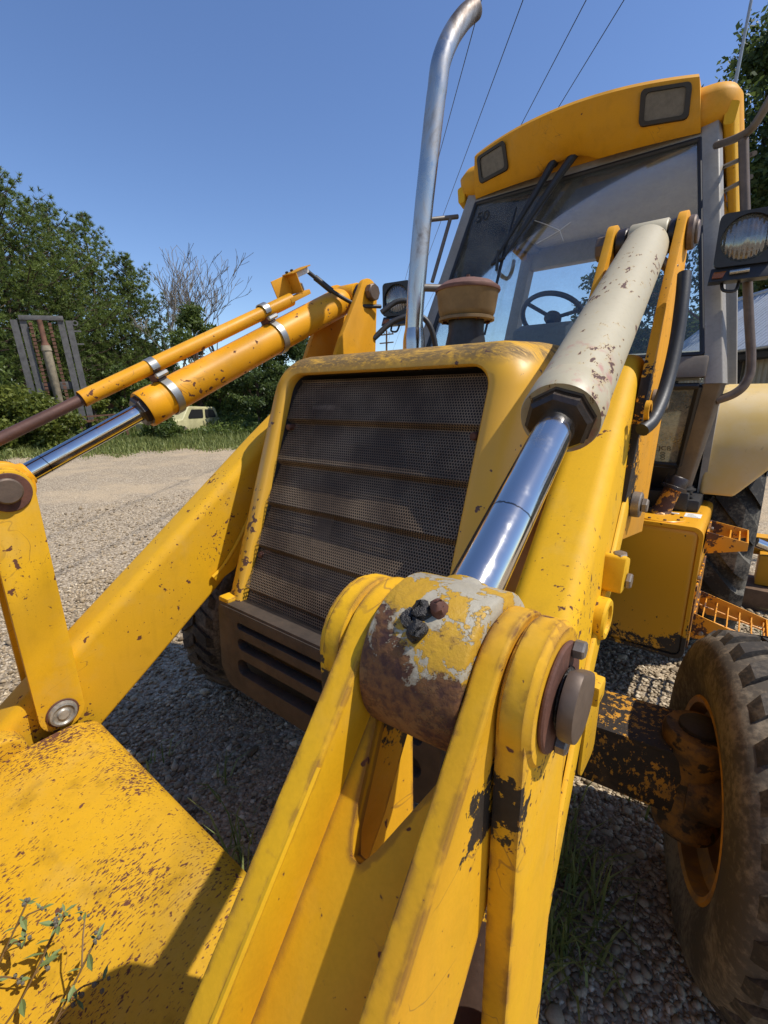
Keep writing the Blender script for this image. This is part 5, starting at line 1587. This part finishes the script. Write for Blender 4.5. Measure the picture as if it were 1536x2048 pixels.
# far wood that closes the gaps between the nearer trees
blobs = []
for i in range(150):
    px = RNG.uniform(-420, 720); d = RNG.uniform(34, 44)
    p = ground_at(px, d); h = RNG.uniform(0.8, 5.2) if px < 330 else RNG.uniform(0.5, 3.6)
    blobs.append((p.x, p.y, h, 1.7, 1.7, 1.3))
for i in range(70):
    px = RNG.uniform(1250, 1900); d = RNG.uniform(32, 40)
    p = ground_at(px, d); h = RNG.uniform(0.8, 6.0)
    blobs.append((p.x, p.y, h, 2.0, 2.0, 1.6))
Cs, Ts = blob_leaves(blobs, 60000, 0.35, 0.3)
Cs[:, 2] = np.maximum(Cs[:, 2], 0.05)
V, F, tn = leaf_quads(Cs, 0.34, Ts, aspect=0.6)
fast_mesh('woods', V, F, M['darkleaf'], None, tn, label='dark green wood closing the far side of the yard', cat='woods', kind='stuff')
# undergrowth band under the trees
n = 46000
pxs = RNG.uniform(-260, 660, n); ds = RNG.uniform(18.5, 27, n)
hh = 0.35 + 1.25 * (0.5 + 0.5 * np.sin(pxs * 0.031) * np.cos(pxs * 0.011 + 1.0)) * (ds - 17.5) / 9.5 * 1.6
Cs = np.array([tuple(ground_at(a, b)) for a, b in zip(pxs, ds)]); Cs[:, 2] = hh * RNG.random(n) ** 0.7
V, F, tn = leaf_quads(Cs, 0.17, np.clip(RNG.normal(0.42, 0.22, n), 0, 1), aspect=0.4)
fast_mesh('undergrowth', V, F, M['leaf'], None, tn, label='low tangled green undergrowth beneath the pines', cat='undergrowth', kind='stuff')


def blades(C_, h, w, lean, tone):
    n = len(C_)
    a = RNG.random(n) * 2 * pi; d = np.stack([np.cos(a), np.sin(a), np.zeros(n)], 1); p = np.stack([-np.sin(a), np.cos(a), np.zeros(n)], 1)
    H_ = (h * (0.5 + 0.8 * RNG.random(n)))[:, None]; ln = (lean * RNG.random(n))[:, None]
    mid = C_ + d * H_ * ln * 0.35 + np.array([0, 0, 1]) * H_ * 0.6; tip = C_ + d * H_ * ln + np.array([0, 0, 1]) * H_ * (1 - 0.35 * ln)
    W = (w * (0.7 + 0.6 * RNG.random(n)))[:, None]
    V = np.stack([C_ - p * W, C_ + p * W, mid + p * W * 0.8, mid - p * W * 0.8, tip], 1).reshape(-1, 3)
    i = np.arange(n)[:, None] * 5
    F = np.concatenate([i + np.array([[0, 1, 2]]), i + np.array([[0, 2, 3]]), i + np.array([[3, 2, 4]])], 0)
    return V, F, np.repeat(tone, 5)


n = 42000
pxs = RNG.uniform(-200, 640, n); ds = 16.0 + 8.5 * RNG.random(n) ** 1.3 + 0.5 * np.sin(pxs * 0.023) + 0.4 * np.sin(pxs * 0.071 + 1) + RNG.normal(0, 0.45, n)
Cs = np.array([tuple(ground_at(a, b)) for a, b in zip(pxs, ds)])
hgt = np.clip(0.10 + (ds - 15.8) * 0.13, 0.06, 0.75)
V, F, tn = blades(Cs, hgt, 0.012, 0.8, np.clip(RNG.normal(0.55, 0.25, n), 0, 1))
fast_mesh('grass', V, F, M['grass'], None, tn, label='rough grass strip between the gravel and the undergrowth', cat='grass', kind='stuff')

# near grass clumps around the axle and under the machine
clumps = [(0.60, 0.00, 26, 0.13), (0.66, -0.10, 34, 0.16), (0.72, -0.16, 36, 0.17), (0.62, -0.26, 34, 0.15), (0.70, -0.34, 40, 0.17), (0.66, -0.44, 30, 0.14), (0.60, -0.42, 26, 0.13),
          (0.80, -0.30, 20, 0.12), (0.77, 0.35, 14, 0.10), (0.70, 0.45, 10, 0.09), (0.83, 0.52, 12, 0.1), (0.55, 0.20, 14, 0.1), (-0.14, -0.78, 16, 0.20), (-0.28, -0.72, 12, 0.16), (-0.02, -0.80, 14, 0.17), (0.08, -0.70, 12, 0.14),
          (-0.55, -0.62, 9, 0.12), (-0.9, -0.7, 10, 0.1), (0.58, -0.55, 26, 0.16), (1.25, 1.9, 30, 0.2), (1.45, 2.3, 40, 0.25), (1.5, 2.7, 40, 0.25), (1.6, 3.4, 60, 0.3), (1.35, 3.6, 60, 0.3), (1.3, 4.2, 80, 0.3), (1.7, 4.5, 80, 0.35)]
Cs, hs = [], []
for x, y, k, h in clumps:
    Cs.append(np.stack([RNG.normal(x, 0.045, k), RNG.normal(y, 0.045, k), np.zeros(k)], 1)); hs.append(np.full(k, h))
Cs = np.concatenate(Cs); hs = np.concatenate(hs)
V, F, tn = blades(Cs, hs, 0.0036, 1.15, np.clip(RNG.normal(0.55, 0.28, len(Cs)), 0, 1))
fast_mesh('grass', V, F, M['grass'], None, tn, label='sparse green grass tufts growing through gravel beside the front axle', cat='grass', kind='stuff')

# ================================================================== gravel stones
ico = bmesh.new(); bmesh.ops.create_icosphere(ico, subdivisions=1, radius=1.0)
ico.verts.ensure_lookup_table()
IV = np.array([v.co[:] for v in ico.verts]); IF = np.array([[v.index for v in f.verts] for f in ico.faces]); ico.free()


def stones(xy, size):
    n = len(xy)
    nv = len(IV)
    sc = size[:, None] * (np.array([1.0, 0.78, 0.5]) * (0.75 + 0.5 * RNG.random((n, 3))))
    P = IV[None] * sc[:, None, :] * (1 + RNG.normal(0, 0.20, (n, nv, 1)))
    a = RNG.random(n) * 2 * pi; ca, sa = np.cos(a)[:, None], np.sin(a)[:, None]
    x = P[:, :, 0] * ca - P[:, :, 1] * sa; y = P[:, :, 0] * sa + P[:, :, 1] * ca
    tl = RNG.normal(0, 0.35, (n, 1)); z = P[:, :, 2] + x * tl * 0.5
    V = np.stack([x + xy[:, 0:1], y + xy[:, 1:2], z + (sc[:, 2:3] * 0.55)], 2).reshape(-1, 3)
    F = (IF[None] + (np.arange(n) * nv)[:, None, None]).reshape(-1, 3)
    tone = np.repeat(np.clip(RNG.normal(0.48, 0.24, n), 0, 1), nv)
    return V, F, tone


zones = [(-1.3, 0.35, -1.25, 0.45, 15000, 0.0068), (0.30, 1.30, -0.95, 0.9, 16000, 0.0068), (0.30, 1.9, 0.9, 3.4, 11000, 0.0090), (-3.4, -1.0, -1.6, 1.8, 17000, 0.0075), (-6.5, -1.2, -1.0, 5.0, 9000, 0.010)]
xy, sz = [], []
for x0, x1, y0, y1, k, r in zones:
    xy.append(np.stack([RNG.uniform(x0, x1, k), RNG.uniform(y0, y1, k)], 1)); sz.append(r * np.exp(RNG.normal(0, 0.42, k)))
V, F, tn = stones(np.concatenate(xy), np.concatenate(sz))
fast_mesh('gravel', V, F, M['stone'], None, tn, label='loose grey and tan gravel stones covering the yard', cat='gravel', kind='stuff')

# ================================================================== forklift mast wreck, old car, boards
mb = ground_at(130, 19.0)
mast = empty('forklift_mast', mb, label='tall weathered grey forklift mast with rusty chains, leaning in the vines', cat='forklift mast')
vd = (Vector((CAM_POS.x, CAM_POS.y, 0)) - Vector((mb.x, mb.y, 0))).normalized()
mast.rotation_euler = (0, radians(-4), atan2(vd.y, vd.x) + pi / 2)
def channel(x, w, d0, z0, z1):
    return join(box(x, x + w, 0, 0.03, z0, z1), box(x, x + 0.03, 0.03, d0, z0, z1), box(x + w - 0.03, x + w, 0.03, d0, z0, z1))


H_ = 4.1
for x in (-0.80, -0.57, 0.42, 0.64):
    mk('mast_rail', channel(x, 0.18, 0.14, 0.0, H_ - (0.05 if abs(x) > 0.6 else 0)), M['mast'], mast)
mk('top_bar', box(-0.57, 0.60, -0.06, 0.10, H_ - 0.06, H_ + 0.08), M['mast'], mast, bevel=0.01)
mk('cross_bar', box(-0.57, 0.60, 0.10, 0.16, 1.9, 2.15), M['mast'], mast, bevel=0.01)
for x in (-0.30, 0.20):
    for k in range(26):
        z = 1.0 + k * 0.115
        mk('chain_link', box(x - 0.045, x + 0.045, -0.10, -0.05, z, z + 0.085), M['mast_rust'], mast)
mk('lift_ram', tube([(-0.05, -0.02, 0.2), (-0.05, -0.02, 2.0), (-0.05, -0.02, 2.02), (-0.05, -0.02, 3.1), (-0.05, -0.02, 3.12), (-0.05, -0.02, 3.28)], [0.12, 0.12, 0.13, 0.13, 0.15, 0.13], 16), M['mast_cream'], mast)
mk('ram_head', tube([(-0.05, -0.02, 3.28), (-0.05, -0.02, 3.40), (-0.05, -0.02, 4.05)], [0.13, 0.08, 0.08], 12), M['mast_rust'], mast)
mk('fork_carriage', join(box(-1.2, 1.9, -0.16, -0.10, 0.78, 0.86), box(-1.2, 1.9, -0.16, -0.10, 0.95, 1.0)), M['mast_rust'], mast)
for x in (0.35, 1.25, 1.7):
    mk('carriage_upright', box(x, x + (0.22 if x == 1.25 else 0.07), -0.15, -0.08, 0.0, 0.95), M['mast_rust' if x != 1.25 else 'mast'], mast)
mk('mast_hook', lathe([(0.05, -0.02), (0.09, -0.02), (0.09, 0.02), (0.05, 0.02)], (0.90, 0.02, H_ - 0.12), (0, 1, 0), 14), M['mast'], mast)
for z in (3.7, 3.3):
    mk('mast_lug', box(0.82, 1.02, 0, 0.05, z, z + 0.05), M['mast'], mast)

cb = ground_at(372, 20.6)
car = empty('old_car', cb, label='old cream car with dark windows half hidden in tall grass', cat='car')
vd = (Vector((CAM_POS.x, CAM_POS.y, 0)) - Vector((cb.x, cb.y, 0))).normalized()
car.rotation_euler = (0, 0, atan2(vd.y, vd.x) + pi / 2 + radians(52))
M['car_cream'] = plain('faded_cream_car', (0.55, 0.50, 0.26), 0.5, 0, 0.35, 2.5, 0.1)
body = round_poly([(-2.0, 0.25), (2.0, 0.25), (2.02, 0.72), (1.05, 0.85), (0.82, 1.30), (-0.85, 1.34), (-1.25, 0.86), (-2.0, 0.78)], [0.08, 0.08, 0.1, 0.15, 0.16, 0.2, 0.15, 0.1], 5)
cbod = mk('car_body', prism(body, -0.75, 0.75, 'y'), M['car_cream'], car, bevel=0.05, seg=3)
for wx in ([(0.12, 0.88), (0.86, 0.88), (0.66, 1.20), (0.12, 1.22)], [(-0.02, 0.88), (-0.02, 1.22), (-0.70, 1.22), (-0.98, 0.88)]):
    mk('car_window', prism(round_poly(wx, 0.05, 3), -0.765, -0.74, 'y'), M['black'], car)
for x in (-1.25, 1.3):
    mk('car_wheel', disc_between((x, -0.78, 0.32), (x, -0.58, 0.32), 0.31, 20, 0.04), M['tyre'], car)

places = ['topmost grey board of the loose pile near the mast', 'long grey board lying flat in front of the mast', 'short grey board poking out of the vines', 'grey board lying slanted by the grass edge', 'pale board at the right end of the pile', 'thin grey board nearest the gravel', 'grey board lying behind the chrome rod']
for k, (px, d, ln, ang, z) in enumerate(((215, 19.0, 2.6, 8, 0.20), (240, 18.6, 3.4, -4, 0.05), (165, 19.2, 1.8, 25, 0.12), (262, 18.0, 2.2, 14, 0.05), (305, 18.9, 2.4, -9, 0.06), (225, 17.4, 2.8, 3, 0.03), (185, 18.2, 2.4, -14, 0.06))):
    p = ground_at(px, d); q = atan2(CAM_POS.y - p.y, CAM_POS.x - p.x) + pi / 2 + radians(ang)
    o = mk('board', box(-ln / 2, ln / 2, -0.11, 0.11, -0.022, 0.022), M['wood'], bevel=0.004, label=places[k], cat='board', group='weathered boards by the mast')
    o.location = (p.x, p.y, z); o.rotation_euler = (0, radians(2 * (k % 3 - 1)), q)

# ================================================================== weeds in front of the cross member
M['weed_stem'] = plain('weed_stem', (0.22, 0.13, 0.05), 0.7, 0, 0.3, 30, 0.1)
lm = bpy.data.meshes.new('leaf')
lv = [(0, 0, 0), (0.22, 0.12, 0.03), (0.55, 0.17, 0.05), (1.0, 0, -0.02), (0.55, -0.17, 0.05), (0.22, -0.12, 0.03), (0.5, 0, 0.0)]
lm.from_pydata(lv, [], [(0, 6, 1), (1, 6, 2), (2, 6, 3), (3, 6, 4), (4, 6, 5), (5, 6, 0)])
M['weed_leaf'] = plain('weed_leaf', (0.17, 0.22, 0.065), 0.55, 0, 0.35, 40, 0.2)
M['weed_bud'] = plain('weed_bud', (0.17, 0.15, 0.11), 0.8, 0, 0.4, 60, 0.4)
lm.materials.append(M['weed_leaf'])
bmh = bmesh.new(); bmesh.ops.create_icosphere(bmh, subdivisions=1, radius=1.0); bud = bpy.data.meshes.new('flower_bud'); bmh.to_mesh(bud); bmh.free(); bud.materials.append(M['weed_bud'])
wl_ = ['wiry weed with grey flower heads rising over the yellow cross member, right stem of three', 'wiry weed over the cross member, middle one of three', 'blurry weed at the lower left corner, leftmost of three']
rw = random.Random(5)
for k, (bx, by, tx, ty, tz) in enumerate(((0.12, -1.58, 0.165, -1.245, 0.62), (0.03, -1.57, 0.085, -1.265, 0.63), (-0.05, -1.57, 0.005, -1.30, 0.62))):
    w = empty('weed', (bx, by, 0), label=wl_[k], cat='weed', group='weeds by the cross member')
    top = Vector((tx - bx, ty - by, tz))
    main = smooth_path([(0, 0, 0), top * 0.4 + Vector((0.0, 0.0, 0.12)), top * 0.75 + Vector((0.01, 0, 0.05)), top], 6)
    mk('stem', tube(main, 0.0016, 6), M['weed_stem'], w, smooth=60)
    tips = [top]
    for f in (12, 14, 16):
        p = main[min(f, len(main) - 1)]
        e = p + Vector((rw.uniform(-0.05, 0.06), rw.uniform(0.01, 0.05), rw.uniform(0.01, 0.05)))
        mk('side_stem', tube([p, (p + e) / 2 + Vector((0, 0, 0.008)), e], 0.0014, 5), M['weed_stem'], w, smooth=60); tips.append(e)
    spots = [(main[i], 0.026) for i in (6, 8, 10, 12, 14, 15, 16, 17)] + [(t, 0.017) for t in tips for _ in range(3)]
    for p, sz_ in spots:
        o = bpy.data.objects.new('leaf', lm); COL.objects.link(o); o.parent = w; o.location = p
        o.rotation_euler = (rw.uniform(-0.6, 0.6), rw.uniform(-0.9, 0.3), rw.uniform(0, 6.28)); c = sz_ * rw.uniform(0.7, 1.4); o.scale = (c, c, c)
    for t in tips:
        for _ in range(4):
            o = bpy.data.objects.new('flower_bud', bud); COL.objects.link(o); o.parent = w
            o.location = t + Vector((rw.gauss(0, 0.006), rw.gauss(0, 0.006), rw.gauss(0.002, 0.005))); c = rw.uniform(0.002, 0.0042); o.scale = (c, c, c * 1.3)
